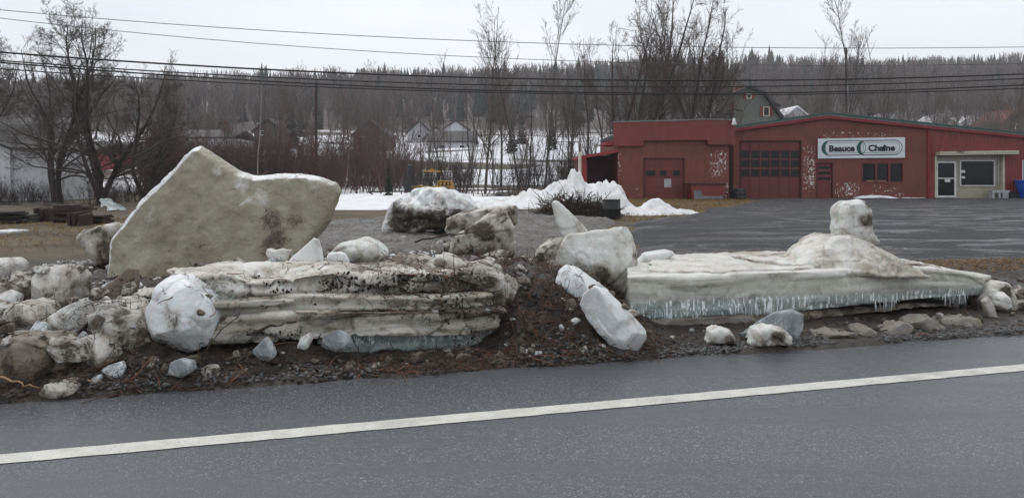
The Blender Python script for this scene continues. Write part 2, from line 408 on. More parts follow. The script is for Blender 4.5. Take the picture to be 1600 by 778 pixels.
def lot_mat():
    t = NT('wet_gravel_lot'); co = t.pos()
    g = t.noise(16, 8, 0.75, co); n1 = t.noise(0.55, 9, 0.7, t.pos((0.55, 1.0, 1)), 1.5); rut = t.noise(1.1, 6, .6, t.pos((0.22, 1.5, 1)), 1.2)
    c = t.mix(t.ramp(g, 0.38, 0.62), (0.016, 0.017, 0.020), (0.060, 0.062, 0.068))
    c = t.mix(t.math('MULTIPLY', t.ramp(n1, 0.5, 0.64), .45), c, (0.10, 0.10, 0.105))
    wet = t.ramp(t.math('ADD', t.math('MULTIPLY', n1, .5), t.math('MULTIPLY', rut, .5)), 0.49, 0.545)
    r = t.math('SUBTRACT', 0.80, t.math('MULTIPLY', wet, 0.62))
    h = t.math('MULTIPLY', t.math('ADD', t.math('MULTIPLY', g, 1.0), t.math('MULTIPLY', t.noise(4, 8, .7, co), 1.2)), t.math('SUBTRACT', 1.0, t.math('MULTIPLY', wet, .75)))
    return t.done(c, r, t.bump(h, 0.9, 0.045), Specular_IOR_Level=0.45)
M['lot'] = lot_mat()

def terrain_mat():
    t = NT('yard_ground'); co = t.pos(); x, y, z = t.sep(co)[:3]
    n1 = t.noise(0.5, 8, 0.65, co); n2 = t.noise(6, 8, 0.7, co)
    c = t.mix(t.ramp(n1, 0.35, 0.62), (0.12, 0.088, 0.042), (0.055, 0.040, 0.027))
    c = t.mix(t.ramp(n2, 0.5, 0.66), c, (0.05, 0.042, 0.025))
    far = t.noise(0.055, 6, 0.6, t.pos((0.55, 1.6, 1)), 0.3)
    up = t.math('MULTIPLY', t.ramp(y, 58, 66), t.ramp(y, 210, 150))
    s = t.math('MULTIPLY', t.ramp(far, 0.44, 0.49), up)
    c = t.mix(s, c, (0.74, 0.75, 0.78))
    wood = t.ramp(y, 170, 230)
    c = t.mix(wood, c, t.mix(t.ramp(t.noise(0.05, 6, 0.6, co), 0.4, 0.6), (0.075, 0.058, 0.05), (0.13, 0.11, 0.105)))
    return t.done(c, 0.85, t.bump(n2, 0.7, 0.08))
M['terrain'] = terrain_mat()
M['line'] = None
def line_mat():
    t = NT('road_paint'); co = t.pos()
    n = t.noise(60, 6, 0.7, co); n2 = t.noise(7, 5, 0.6, co)
    c = t.mix(t.ramp(n2, 0.3, 0.7), (0.66, 0.65, 0.58), (0.54, 0.53, 0.47))
    c = t.mix(t.ramp(n, 0.59, 0.66), c, (0.13, 0.13, 0.125))
    c = t.mix(t.math('MULTIPLY', t.ramp(t.noise(2.2, 8, .7, co), .5, .68), .5), c, (0.30, 0.29, 0.26))
    return t.done(c, 0.5, t.bump(t.voro(150, co), 0.4, 0.006))
M['line'] = line_mat()

def wall_mat(name, a, b, peelcol=(0.72, 0.70, 0.68), blocks=True, gloss=0.55):
    t = NT(name); co = t.coord('Object')
    c = t.mix(t.ramp(t.noise(0.9, 7, 0.65, co), 0.3, 0.7), a, b)
    streak = t.noise(2.0, 6, 0.65, t.coord('Object', (3.0, 3.0, 0.25)))
    c = t.mix(t.math('MULTIPLY', t.ramp(streak, 0.48, 0.7), 0.5), c, tuple(x * 0.5 for x in a))
    p = t.math('ADD', t.noise(8.5, 9, 0.74, t.coord('Object', (1, 1, .7))), t.math('MULTIPLY', t.att('peel'), t.math('ADD', .06, t.math('MULTIPLY', t.noise(1.3, 3, .5, co), .21))))
    c = t.mix(t.ramp(p, 0.705, 0.725), c, peelcol)
    nm = None
    h = t.noise(14, 6, 0.6, co)
    if blocks:
        br = t.n('TexBrick'); mp = t.n('Mapping'); mp.inputs['Rotation'].default_value = (math.radians(90), 0, 0)
        t.t.links.new(co, mp.inputs['Vector']); t.t.links.new(mp.outputs['Vector'], br.inputs['Vector'])
        br.inputs['Scale'].default_value = 1.0; br.inputs['Brick Width'].default_value = 0.4; br.inputs['Row Height'].default_value = 0.2; br.inputs['Mortar Size'].default_value = 0.012
        h = t.math('ADD', t.math('MULTIPLY', h, 0.3), t.math('MULTIPLY', br.outputs['Fac'], -0.8))
    return t.done(c, gloss, t.bump(h, 0.4, 0.015))
M['red_wall'] = wall_mat('red_wall', (0.20, 0.052, 0.034), (0.145, 0.038, 0.026))
M['red_metal'] = wall_mat('red_metal', (0.25, 0.034, 0.032), (0.20, 0.028, 0.027), blocks=False, gloss=0.4)
M['red_parapet'] = wall_mat('red_parapet', (0.22, 0.030, 0.026), (0.16, 0.022, 0.020), peelcol=(0.40, 0.10, 0.11), blocks=False, gloss=0.35)
M['red_door'] = wall_mat('red_door', (0.17, 0.030, 0.026), (0.13, 0.024, 0.02), peelcol=(0.33, 0.24, 0.19), blocks=False, gloss=0.5)
M['red_dark'] = simple('red_dark', (0.09, 0.016, 0.015), (0.06, 0.012, 0.012))
M['green_trim'] = simple('green_trim', (0.035, 0.10, 0.085), (0.025, 0.07, 0.06), rough=0.4)
M['tan'] = simple('tan_panel', (0.40, 0.37, 0.29), (0.33, 0.30, 0.23), rough=0.5)
M['cream'] = simple('cream_metal', (0.58, 0.54, 0.43), (0.48, 0.44, 0.35), rough=0.45)
M['white_paint'] = simple('white_paint', (0.74, 0.75, 0.75), (0.6, 0.61, 0.61), rough=0.45)
M['sign_white'] = simple('sign_white', (0.74, 0.78, 0.80), (0.66, 0.70, 0.72), rough=0.3, scale=1.2)
M['sign_green'] = simple('sign_green', (0.008, 0.085, 0.065), (0.006, 0.07, 0.055), rough=0.35)
M['sign_ink'] = simple('sign_ink', (0.008, 0.012, 0.022), rough=0.35)
def pane_mat():
    t = NT('window_glass'); co = t.coord('Object')
    return t.done((0.012, 0.014, 0.016), t.math('ADD', 0.04, t.math('MULTIPLY', t.noise(2, 4, 0.5, co), 0.12)), t.bump(t.noise(1.3, 2, 0.5, co), 0.06, 0.05), Specular_IOR_Level=0.22)
M['glass'] = pane_mat()
M['blue'] = simple('blue_plastic', (0.018, 0.10, 0.55), (0.015, 0.08, 0.45), rough=0.38)
M['black'] = simple('black_rubber', (0.012, 0.012, 0.013), (0.02, 0.02, 0.02), rough=0.55, bump=0.2)
M['concrete'] = simple('concrete_block', (0.46, 0.46, 0.47), (0.34, 0.34, 0.35), rough=0.8, bump=0.4)
M['galv'] = simple('galvanised', (0.22, 0.22, 0.23), (0.14, 0.14, 0.15), rough=0.4)
M['rust'] = simple('rusty_steel', (0.065, 0.028, 0.018), (0.03, 0.018, 0.014), scale=8, rough=0.75, bump=0.3)
M['wood_dark'] = simple('weathered_wood', (0.060, 0.032, 0.022), (0.026, 0.017, 0.013), scale=6, rough=0.8, bump=0.4, stretch=(1, 1, 4))
M['wood_grey'] = simple('grey_wood', (0.13, 0.115, 0.10), (0.07, 0.06, 0.052), scale=5, rough=0.8, bump=0.4, stretch=(5, 5, 0.6))
M['pole'] = simple('pole_wood', (0.055, 0.035, 0.028), (0.035, 0.024, 0.02), scale=5, rough=0.85, stretch=(5, 5, 0.4))
M['yellow'] = simple('yellow_paint', (0.42, 0.25, 0.03), (0.26, 0.15, 0.03), scale=5, rough=0.45)
M['tarp'] = simple('tarp', (0.30, 0.35, 0.33), (0.42, 0.44, 0.42), rough=0.4)
M['bark'] = simple('bark', (0.11, 0.088, 0.074), (0.06, 0.049, 0.042), scale=4, rough=0.9)
M['bark_dark'] = simple('bark_dark', (0.058, 0.047, 0.041), (0.034, 0.028, 0.025), scale=4, rough=0.9)
M['bark_grey'] = simple('bark_grey', (0.13, 0.118, 0.10), (0.085, 0.075, 0.065), scale=4, rough=0.9)
M['bark_white'] = simple('bark_birch', (0.42, 0.39, 0.36), (0.22, 0.20, 0.18), scale=6, rough=0.8, stretch=(1, 1, 4))
M['twig'] = simple('twig', (0.135, 0.10, 0.082), (0.09, 0.066, 0.056), rough=0.9)
M['twig_red'] = simple('twig_red', (0.13, 0.064, 0.052), (0.085, 0.045, 0.040), rough=0.9)
M['twig_dark'] = simple('twig_dark', (0.075, 0.053, 0.042), (0.045, 0.033, 0.027), rough=0.9)
M['needles'] = simple('needles', (0.040, 0.052, 0.036), (0.026, 0.036, 0.025), scale=2, rough=0.9)
M['root'] = simple('roots', (0.070, 0.046, 0.032), (0.026, 0.018, 0.013), scale=6, rough=0.8)
M['straw'] = simple('straw', (0.34, 0.23, 0.12), (0.20, 0.11, 0.055), scale=5, rough=0.8)
M['straw_red'] = simple('reddish_roots', (0.17, 0.075, 0.038), (0.095, 0.042, 0.022), scale=5, rough=0.8)
M['clod'] = simple('soil_clods', (0.028, 0.021, 0.015), (0.055, 0.042, 0.031), scale=7, rough=0.85, bump=0.5)
M['gravel'] = simple('dark_gravel', (0.035, 0.035, 0.037), (0.08, 0.078, 0.075), scale=14, rough=0.4)
M['brick'] = simple('brick_red', (0.17, 0.06, 0.04), (0.12, 0.045, 0.03), rough=0.85)
M['house_green'] = simple('house_green', (0.15, 0.158, 0.132), (0.12, 0.128, 0.108), rough=0.7)
M['house_white'] = simple('house_white', (0.66, 0.67, 0.69), (0.54, 0.55, 0.57), rough=0.7)
M['house_brown'] = simple('house_brown', (0.085, 0.06, 0.052), (0.06, 0.045, 0.04), rough=0.7)
M['roof_dark'] = simple('roof_dark', (0.05, 0.045, 0.045), (0.035, 0.032, 0.032), rough=0.7)
M['shutter'] = simple('shutter_red', (0.22, 0.055, 0.04), (0.16, 0.045, 0.035))
M['wire'] = simple('wire_black', (0.015, 0.015, 0.016), rough=0.5)
M['wire_far'] = simple('wire_grey', (0.12, 0.12, 0.125), rough=0.5)
M['lamp_white'] = simple('lamp_white', (0.75, 0.75, 0.74), rough=0.3)
M['red_plain'] = simple('red_plain', (0.28, 0.03, 0.035), (0.2, 0.025, 0.03))

# ================================================================== the setting
ET = math.radians(14.6); EC, ES = math.cos(ET), math.sin(ET)       # dirty edge of the debris
def sq(x, y):                                                       # along / away from the road edge
    dy = y - 5.86
    return x * EC + dy * ES, -x * ES + dy * EC
def from_sq(s, q):
    return s * EC - q * ES, 5.86 + s * ES + q * EC

PY = np.array([-80, 0, 52, 60, 75, 95, 125, 150, 200, 300, 400, 480, 600, 900, 1500.0])
PZ = np.array([0, 0, 0, .05, .75, 2.6, 6.2, 8.6, 13, 30, 46, 54, 55, 48, 30.0])
def terrain_z(x, y):
    z = np.interp(y, PY, PZ)
    z = z * (1 + 0.15 * np.tanh(x / 170) * sstep(150, 320, y))
    p = xy0(x, y)
    z = z + sstep(58, 90, y) * (0.7 * fbm(p / 14, 3, 3)) + sstep(180, 380, y) * 5 * fbm(p / 90, 5, 3)
    return z - 0.05 * (1 - sstep(11, 15, y)) + 0.03 * fbm(p / 1.3, 8, 3) * sstep(9, 13, y) * (1 - sstep(58, 70, y))
def heap_z(x, y):
    s, q = sq(x, y); p = xy0(x, y)
    wv = fbm(p * 0.8, 41, 3)
    left = 1 - sstep(0.75, 1.7, s + 0.25 * wv)
    prof = sstep(0.0, 1.15, q + 0.25 * wv) * (1 - 0.86 * sstep(2.4, 5.2, q + 0.5 * wv))
    h = left * prof * (0.40 + 0.10 * wv) + (1 - left) * sstep(0.15, 0.9, q) * 0.035
    h = h + (1 - left) * 0.16 * np.exp(-((q - 3.1) / 0.8) ** 2) * sstep(2.0, 3.5, s)
    h = h + 0.0 * left * np.exp(-((s + 1.6) / 0.9) ** 2) * np.exp(-((q - 0.5) / 0.45) ** 2)
    h = h + .03 * np.exp(-((s - .62) / .42) ** 2) * sstep(.25, .9, q) * (1 - sstep(2.2, 4.5, q)) + .03 * sstep(-2.0, -1.2, s) * (1 - sstep(.9, 1.6, s)) * np.exp(-((q - 3.2) / 1.1) ** 2)
    clear = 1 - .8 * sstep(-1.75, -1.2, s) * (1 - sstep(-.15, .3, s)) * (1 - sstep(.75, 1.1, q))
    h = h * (1 - .9 * sstep(-1.75, -1.2, s) * (1 - sstep(-.15, .3, s)) * (1 - sstep(.75, 1.1, q))) * (1 - .62 * (1 - sstep(-3.2, -2.5, s)) * (1 - sstep(3.5, 5, q))) * (1 - .45 * sstep(-3.2, -2.6, s) * (1 - sstep(-1.8, -1.3, s)) * (1 - sstep(.7, 1.0, q)))
    rough = clear * sstep(-0.02, 0.5, q) * (0.13 * ridged(p * 1.7, 11, 5) * (0.08 + 0.92 * left * (1 - .45 * (1 - sstep(-3.2, -2.5, s)))) + (.025 + .035 * left) * ridged(p * 5, 15, 4) * (0.5 + 0.5 * left) + 0.018 * fbm(p * 16, 19, 3))
    edge = sstep(-0.10, 0.10, q + 0.10 * fbm(p * 2.5, 23, 4))
    fade = 1 - sstep(7.2, 8.8, q + 0.8 * wv)
    return (h + rough + 0.03) * edge * fade - 0.08 * (1 - edge) - 0.16 * (1 - fade)
def ground_z(x, y):
    x = np.atleast_1d(np.asarray(x, float)); y = np.atleast_1d(np.asarray(y, float))
    return np.maximum(terrain_z(x, y), heap_z(x, y))

def grid(xs, ys, zf):
    X, Y = np.meshgrid(xs, ys); x, y = X.ravel(), Y.ravel()
    V = np.stack([x, y, zf(x, y)], 1); nx, ny = len(xs), len(ys)
    i = (np.arange(ny - 1)[:, None] * nx + np.arange(nx - 1)[None]).ravel()
    return V, np.stack([i, i + 1, i + 1 + nx, i + nx], 1)

# terrain: one sheet to the wooded ridge
gx = np.sign(np.linspace(-1, 1, 161)) * (np.abs(np.linspace(-1, 1, 161)) ** 2.2) * 520
gy = np.concatenate([np.linspace(-80, 6, 8)[:-1], np.linspace(6, 60, 120)[:-1], np.linspace(60, 200, 90)[:-1], np.linspace(200, 640, 70)])
V, Fq = grid(gx, gy, terrain_z)
tag(link('ground', mesh_np('ground', V, Fq, True), M['terrain']), kind='structure')

# road sheet and edge line (line runs at 16 degrees to the picture plane)
RT = math.radians(16.0); RC, RS = math.cos(RT), math.sin(RT)
def from_road(s, q): return s * RC - q * RS, 4.80 + s * RS + q * RC
us = np.linspace(-60, 60, 121); qs = np.array([-13, -9, -5, -3, -2, -1.2, -.6, 0, .6, 1.05, 1.8, 2.2])
S_, Q_ = np.meshgrid(us, qs); x, y = from_road(S_.ravel(), Q_.ravel())
i = (np.arange(len(qs) - 1)[:, None] * len(us) + np.arange(len(us) - 1)[None]).ravel()
V = np.stack([x, y, np.where(Q_.ravel() > 1.5, -0.045, 0.0)], 1)
tag(link('road', mesh_np('road', V, np.stack([i, i + 1, i + 1 + len(us), i + len(us)], 1)), M['road']), kind='structure')
us = np.linspace(-30, 30, 2400); wob = 0.006 * fbm(np.stack([us * 9, us * 0, us * 0], 1), 2, 3); wob2 = 0.006 * fbm(np.stack([us * 9, us * 0 + 5, us * 0], 1), 2, 3)
a = from_road(us, -0.078 + wob); b = from_road(us, 0.078 + wob2); n = len(us)
V = np.concatenate([np.stack([a[0], a[1], np.full(n, .004)], 1), np.stack([b[0], b[1], np.full(n, .004)], 1)])
i = np.arange(n - 1)
tag(link('road_marking', mesh_np('road_marking', V, np.stack([i, i + 1, i + 1 + n, i + n], 1)), M['line']), kind='structure')

# parking lot
LB = ([8, 12, 16, 24, 30, 38, 43, 45.4, 60], [1.6, 1.6, 2.3, 4.2, 7.6, 12.0, 13.2, 13.6, 14])
def lot_z(x, y):
    p = xy0(x, y); s, q = sq(x, y)
    m = sstep(-0.6, 0.6, x - np.interp(y, LB[0], LB[1]) + 1.2 * fbm(p / 1.7, 31, 3)) * sstep(4.0, 5.0, q + 0.6 * fbm(p / 1.1, 33, 3)) * (1 - sstep(44.6, 45.2, y))
    ruts = 0.035 * ridged(np.stack([x * 0.12 + 0.4 * np.sin(y * .3), y * 0.7, x * 0], 1), 35, 3) + 0.04 * fbm(p * .9, 37, 4)
    return (0.06 + ruts) * m - 0.09 * (1 - m)
V, Fq = grid(np.arange(0, 46, .22), np.arange(7.6, 45.6, .20), lot_z)
tag(link('parking_lot', mesh_np('parking_lot', V, Fq, True), M['lot']), kind='structure')

# debris ground
ss = np.arange(-9.5, 9.5, .045); qq = np.concatenate([np.arange(-.2, 3.0, .035), np.arange(3.0, 9.2, .07)])
S_, Q_ = np.meshgrid(ss, qq); x, y = from_sq(S_.ravel(), Q_.ravel()); z = heap_z(x, y)
i = (np.arange(len(qq) - 1)[:, None] * len(ss) + np.arange(len(ss) - 1)[None]).ravel()
DV = np.stack([x, y, z], 1); DF = np.stack([i, i + 1, i + 1 + len(ss), i + len(ss)], 1)
me = mesh_np('debris_ground', DV, DF, True)
attr(me, 'slush', sstep(2.0, 4.0, Q_.ravel()) * 0.9 + 0.1)
tag(link('debris_ground', me, M['mud']), kind='structure')

# grey slush behind the heap
def slush_z(x, y):
    p = xy0(x, y); m = sstep(.0, .25, 1 - np.hypot((x + 1.2) / 6.5, (y - 19) / 10.5) + .25 * fbm(p / 2.2, 81, 3)) * (1 - sstep(-.3, .6, x - np.interp(y, LB[0], LB[1]) + 1.0))
    return (.05 + .09 * ridged(p * .9, 83, 5) + .05 * ridged(p * 3.2, 85, 4)) * m - .12 * (1 - m)
V, Fq = grid(np.arange(-9, 6, .07), np.arange(8, 31, .09), slush_z); me = mesh_np('slush', V, Fq, True); attr(me, 'slush', np.full(len(V), 1.0)); tag(link('slush', me, M['slush']), kind='structure')

# snow lying in the yard
def snow_heap(name, peaks, bounds, label, res=.12, amp=.12, mat='snow', freq=1.6, thr=.12, cat='snow pile'):
    def zf(x, y):
        p = xy0(x, y); h = 0
        for (cx, cy, hh, rx, ry) in peaks:
            wx = x + .35 * rx * fbm(p / max(rx, .8), 51, 3); wy = y + .35 * ry * fbm(p / max(ry, .8) + 7, 53, 3)
            h = np.maximum(h, hh * np.exp(-np.abs((wx - cx) / rx) ** 2.4 - np.abs((wy - cy) / ry) ** 2.4))
        h = h * (1 + amp * 2 * fbm(p * freq, 55, 4)) + amp * .25 * fbm(p * freq * 3, 57, 3) * np.minimum(h * 3, 1)
        return np.where(h < thr, (h - thr) * 2 - .02, h - thr) + ground_z(x, y)
    V, Fq = grid(np.arange(bounds[0], bounds[1], res), np.arange(bounds[2], bounds[3], res), zf)
    keep = (V[Fq][:, :, 2] > ground_z(V[:, 0], V[:, 1])[Fq] - .06).any(1); Fq = Fq[keep]
    used = np.unique(Fq); mp = np.zeros(len(V), int); mp[used] = np.arange(len(used))
    return one(name, mesh_np(name, V[used], mp[Fq], True), M[mat], label, cat)
snow_heap('snow_field', [(-7, 45, .42, 6.0, 13), (-2, 40, .38, 5.5, 6.0), (-10, 60, .4, 8, 6)], (-18, 6, 28, 70), 'wide flat sheet of snow in the yard behind the tilted ice slab', .3, .1, freq=.5, cat='snow')
snow_heap('snow_bank', [(3.0, 36, 1.72, .55, 1.6), (2.55, 36, 1.35, .7, 1.9), (2.1, 35.8, 1.1, .9, 2.0), (3.7, 35.6, 1.1, 1.0, 1.6), (4.5, 35, 1.25, .75, 1.4), (1.3, 35.4, .85, 1.3, 2), (.3, 35, .6, 1.5, 2), (-1.0, 34.6, .42, 2.0, 2)], (-3.5, 7, 30, 41.5), 'tall white snow bank against the lean-to of the red garage', .08, .20, mat='snow_bank', freq=2.4, cat='snow bank')
snow_heap('snow_pile', [(5.3, 28.5, .62, .75, .9), (4.7, 28.2, .42, .9, .9), (6.2, 28.4, .25, .9, .7)], (2.5, 9, 26, 31), 'low snow pile on yellow grass in front of the red garage', .07, .16, mat='snow_bank', freq=2.6)
snow_heap('snow_strip', [(21.2, 44.6, .36, 1.6, .5), (23.4, 44.5, .24, 1.7, .35)], (17, 28, 43, 46), 'thin strip of snow below the three office windows', .12, .08)

# ================================================================== ice
SOLIDS = []                                        # (verts, faces) for dropping litter on
def remesh(V, Fs, vox):
    import bmesh
    me = bpy.data.meshes.new('tmp'); me.from_pydata([tuple(map(float, v)) for v in V], [], [tuple(map(int, f)) for f in Fs])
    bm = bmesh.new(); bm.from_mesh(me); bmesh.ops.recalc_face_normals(bm, faces=bm.faces); bm.to_mesh(me); bm.free()
    ob = bpy.data.objects.new('tmp', me); COL.objects.link(ob)
    md = ob.modifiers.new('r', 'REMESH'); md.mode = 'VOXEL'; md.voxel_size = vox
    dg = bpy.context.evaluated_depsgraph_get()
    m2 = bpy.data.meshes.new_from_object(ob.evaluated_get(dg))
    bpy.data.objects.remove(ob); bpy.data.meshes.remove(me)
    n = len(m2.vertices); a = np.empty(n * 3, np.float32); m2.vertices.foreach_get('co', a); a = a.reshape(-1, 3).astype(float)
    nn = np.empty(n * 3, np.float32); m2.vertex_normals.foreach_get('vector', nn)
    return m2, a, nn.reshape(-1, 3).astype(float)
def finish(me, V, name, mat, label=None, cat=None, group=None, parent=None, loc=None, collide=True):
    me.name = name; me.vertices.foreach_set('co', V.astype(np.float32).ravel()); me.update()
    me.polygons.foreach_set('use_smooth', np.ones(len(me.polygons), bool)); me.materials.clear()
    if collide:
        li = np.empty(len(me.loops), np.int32); me.loops.foreach_get('vertex_index', li)
        if len(li) == 4 * len(me.polygons): SOLIDS.append((V.copy(), li.reshape(-1, 4).copy()))
    if parent is None: return one(name, me, M[mat], label, cat, group, loc)
    to_local(me, parent.location); return link(name, me, M[mat], parent)
def relax(me, V, it=2):
    e = np.empty(len(me.edges) * 2, np.int32); me.edges.foreach_get('vertices', e); e = e.reshape(-1, 2)
    cnt = np.bincount(e.ravel(), minlength=len(V))[:, None]
    for _ in range(it):
        s = np.zeros_like(V)
        np.add.at(s, e[:, 0], V[e[:, 1]]); np.add.at(s, e[:, 1], V[e[:, 0]])
        V = 0.4 * V + 0.6 * s / cnt
    return V
def facet(V, k, seed, lo=.72, hi=.93, front=False):
    r = np.random.default_rng(seed); c = V.mean(0); ns = nrm(r.normal(size=(k, 3)) * np.array([1, 1, .8]))
    if front: ns[:, 1] = -np.abs(ns[:, 1]) - .55; ns = nrm(ns)
    for n in ns:
        t = (V - c) @ n; lim = np.quantile(t, .995) * r.uniform(lo, hi)
        V = V - np.maximum(t - lim, 0)[:, None] * n * (.86 if front else .97)
    return V

BLK = [0]
def block(name, label, pts, d, thick, mat, inner=(), bev=(6, .06), back=.85, bshift=(0, 0), vox=.018, amp=.02, freq=3.0, rid=.5, lean=0.0, facets=0, dirt=(), cat='ice block', group=None, strata=0.0, cell=2.6, brk=.55, crack=.35, rimdir=None, frost=()):
    BLK[0] += 1; sd = BLK[0] * 13
    P = np.array([W(px, py, d) for px, py in pts]); X = P[:, [0, 2]]
    area = 0.5 * np.sum(X[:, 0] * np.roll(X[:, 1], -1) - np.roll(X[:, 0], -1) * X[:, 1])
    if area < 0: X = X[::-1]
    zb = X[:, 1].min()
    t1 = nrm(X - np.roll(X, 1, 0)); t2 = nrm(np.roll(X, -1, 0) - X); tn = nrm(t1 + t2); inw = np.stack([-tn[:, 1], tn[:, 0]], 1)
    dep = lambda xz: d + lean * (xz[:, 1] - zb)
    Fi = X + inw * bev[0] * d / F
    I = np.array([[W(px, py, d)[0], W(px, py, d)[2], dd] for px, py, dd in inner]).reshape(-1, 3)
    n = len(X)
    c = X.mean(0); B = c + (X - c) * back + np.array(bshift)
    V = [(*a,) for a in np.stack([X[:, 0], dep(X), X[:, 1]], 1)]
    V += [(*a,) for a in np.stack([B[:, 0], dep(B) + thick, B[:, 1]], 1)]
    v2 = [Vector(a) for a in Fi] + [Vector(a[:2]) for a in I]
    res = delaunay_2d_cdt(v2, [(k, (k + 1) % n) for k in range(n)], [], 1, 1e-5)
    fv = np.array([tuple(a) for a in res[0]]); base = 2 * n
    ex = np.full(len(fv), -bev[1])
    for k, org in enumerate(res[3]):
        for o_ in org:
            if o_ >= n: ex[k] = I[o_ - n][2]
    V += [(*a,) for a in np.stack([fv[:, 0], dep(fv) + ex, fv[:, 1]], 1)]
    idx = {}
    for k, org in enumerate(res[3]):
        for o_ in org: idx[o_] = base + k
    Fs = [tuple(base + k for k in f) for f in res[2]]
    for k in range(n):
        k2 = (k + 1) % n
        Fs.append((k, k2, idx[k2], idx[k])); Fs.append((k, n + k, n + k2, k2))
    Fs.append(tuple(range(n, 2 * n)))
    me, A, N = remesh(V, Fs, vox)
    A = relax(me, A, 2)
    if facets: A = facet(A, facets + 4, sd, .72, .96, True)
    rind = sstep(-.86, -.5, N[:, 1]) if rimdir is None else sstep(.25, .85, N @ np.array(rimdir))
    if amp:
        A2 = A + N * (1.35 * amp * ((1 - rid) * fbm(A * freq, sd, 5, .55) + rid * (ridged(A * freq * .8, sd + 3, 4) - .3)))[:, None]
        if strata: A2 = A2 + N * (strata * vnoise(np.stack([A[:, 0] * .4, A[:, 1] * .4, A[:, 2] * 18 + fbm(A * 1.5, 3, 2) * 2], 1), sd))[:, None] * (1 - np.abs(N[:, 2:3]))
        cv, ce = cells3(A * cell + .35 * np.stack([vnoise(A * 3, sd + k) for k in (1, 2, 3)], 1), sd)
        A2 = A2 + N * (brk * amp * cv * (1 - .5 * rind))[:, None]
        A2 = A2 - N * (crack * amp * (1 - sstep(.0, .09, ce)))[:, None]
        cr = (1 - sstep(.01, .07, ce)) * crack
        A = A2
    else: cr = 0
    attr(me, 'rind', rind)
    dv = np.zeros(len(A)) + .22 * cr
    px = CX + F * A[:, 0] / A[:, 1]; py = HY + F * (HC - A[:, 2]) / A[:, 1]
    fr_ = np.zeros(len(A))
    for (sx, sy, sr, st) in frost: fr_ = np.maximum(fr_, st * (1 - sstep(.1 * sr, sr, np.hypot(px - sx, py - sy))))
    if len(frost): me.attributes['rind'].data.foreach_set('value', np.maximum(rind, fr_).astype(np.float32))
    for (sx, sy, sr, st) in dirt:
        dv = np.maximum(dv, st * (1 - sstep(.3 * sr, sr, np.hypot(px - sx, py - sy))) * sstep(.3, -.2, N[:, 1]))
    attr(me, 'dirt', dv)
    return finish(me, A, name, mat, label, cat, group)

# --- the great tilted slab
block('tilted_ice_slab', 'huge tan tilted ice slab with a pointed peak and white frosted rim',
      [(160, 480), (160, 425), (163, 372), (178, 348), (205, 312), (232, 285), (262, 245), (278, 229), (292, 226), (308, 236), (335, 255), (357, 268), (385, 276), (420, 272), (455, 270), (490, 274), (520, 284), (529, 299), (524, 318), (512, 345), (490, 375), (470, 400), (450, 480)],
      10.2, .55, 'ice_wedge', inner=[(300, 300, -.16), (360, 330, -.16), (250, 360, -.16), (440, 330, -.14), (420, 300, -.13), (390, 292, -.08), (350, 285, -.11), (480, 310, -.15)], bev=(8, .10), back=.9, bshift=(-.12, .02), brk=.12, crack=.10, cell=1.3, rimdir=(-.6, -.1, .78), frost=[(300, 238, 24, .42), (340, 264, 24, .42), (380, 286, 30, .46), (408, 308, 36, .42), (440, 278, 30, .36), (490, 286, 28, .36), (230, 330, 60, .3)], vox=.026, amp=.06, freq=1.6, rid=.2, lean=.22,
      dirt=[(425, 345, 30, .62), (460, 345, 22, .55), (278, 240, 20, .55), (330, 395, 60, .5), (430, 380, 40, .5), (510, 310, 26, .5), (460, 285, 18, .45), (200, 405, 24, .4), (300, 330, 60, .3)])
# --- left cluster beside the road
block('ice_block', 'white faceted ice boulder with grass stuck to it at the road side',
      [(222, 515), (226, 480), (243, 445), (258, 431), (270, 430), (285, 437), (305, 455), (322, 470), (331, 500), (325, 530), (312, 548), (285, 560), (255, 547), (232, 535)], 5.7, .42, 'ice_clean',
      inner=[(262, 462, -.10), (248, 495, -.12), (285, 505, -.16), (305, 480, -.10), (270, 535, -.08)], bev=(7, .05), vox=.013, amp=.018, freq=4, facets=5, dirt=[(268, 500, 26, .45), (300, 500, 20, .35), (255, 540, 30, .35)])
block('ice_block', 'dirty overhanging ice block left of the white faceted boulder',
      [(133, 490), (145, 473), (170, 470), (200, 480), (222, 492), (240, 520), (252, 560), (240, 590), (190, 585), (165, 555), (148, 520)], 5.75, .4, 'ice_dirty',
      inner=[(190, 510, -.14), (215, 545, -.12), (165, 500, -.10)], vox=.015, amp=.03, freq=3.5, dirt=[(230, 545, 45, .6), (190, 495, 22, .3)])
block('ice_block', 'upright dirty white ice block left of the dark brown shard',
      [(48, 440), (62, 420), (85, 415), (105, 425), (113, 437), (108, 470), (95, 495), (70, 498), (52, 478)], 7.2, .4, 'ice_dirty', inner=[(85, 435, -.1), (80, 465, -.14)], vox=.018, amp=.03, freq=3, facets=3)
block('ice_shard', 'dark brown muddy shard leaning in front of the huge tilted slab',
      [(125, 480), (150, 458), (185, 430), (200, 416), (210, 419), (213, 440), (211, 456), (195, 464), (160, 480)], 6.9, .14, 'ice_mud', bev=(3, .02), vox=.014, amp=.015, freq=5, cat='ice shard')
block('ice_block', 'pale sloping ice block with a cracked face between muddy boulders',
      [(38, 535), (60, 505), (95, 480), (125, 467), (145, 472), (140, 500), (125, 528), (90, 540)], 6.1, .35, 'ice_white', inner=[(105, 500, -.12), (125, 490, -.08)], vox=.016, amp=.025, freq=3.5, facets=3, dirt=[(70, 515, 30, .5), (95, 500, 18, .3)])
block('ice_block', 'layered ice remnant right behind the white faceted boulder', [(180, 495), (183, 465), (198, 456), (235, 455), (242, 480), (235, 500)], 6.5, .3, 'ice_slab', vox=.016, amp=.02, freq=4, strata=.03)
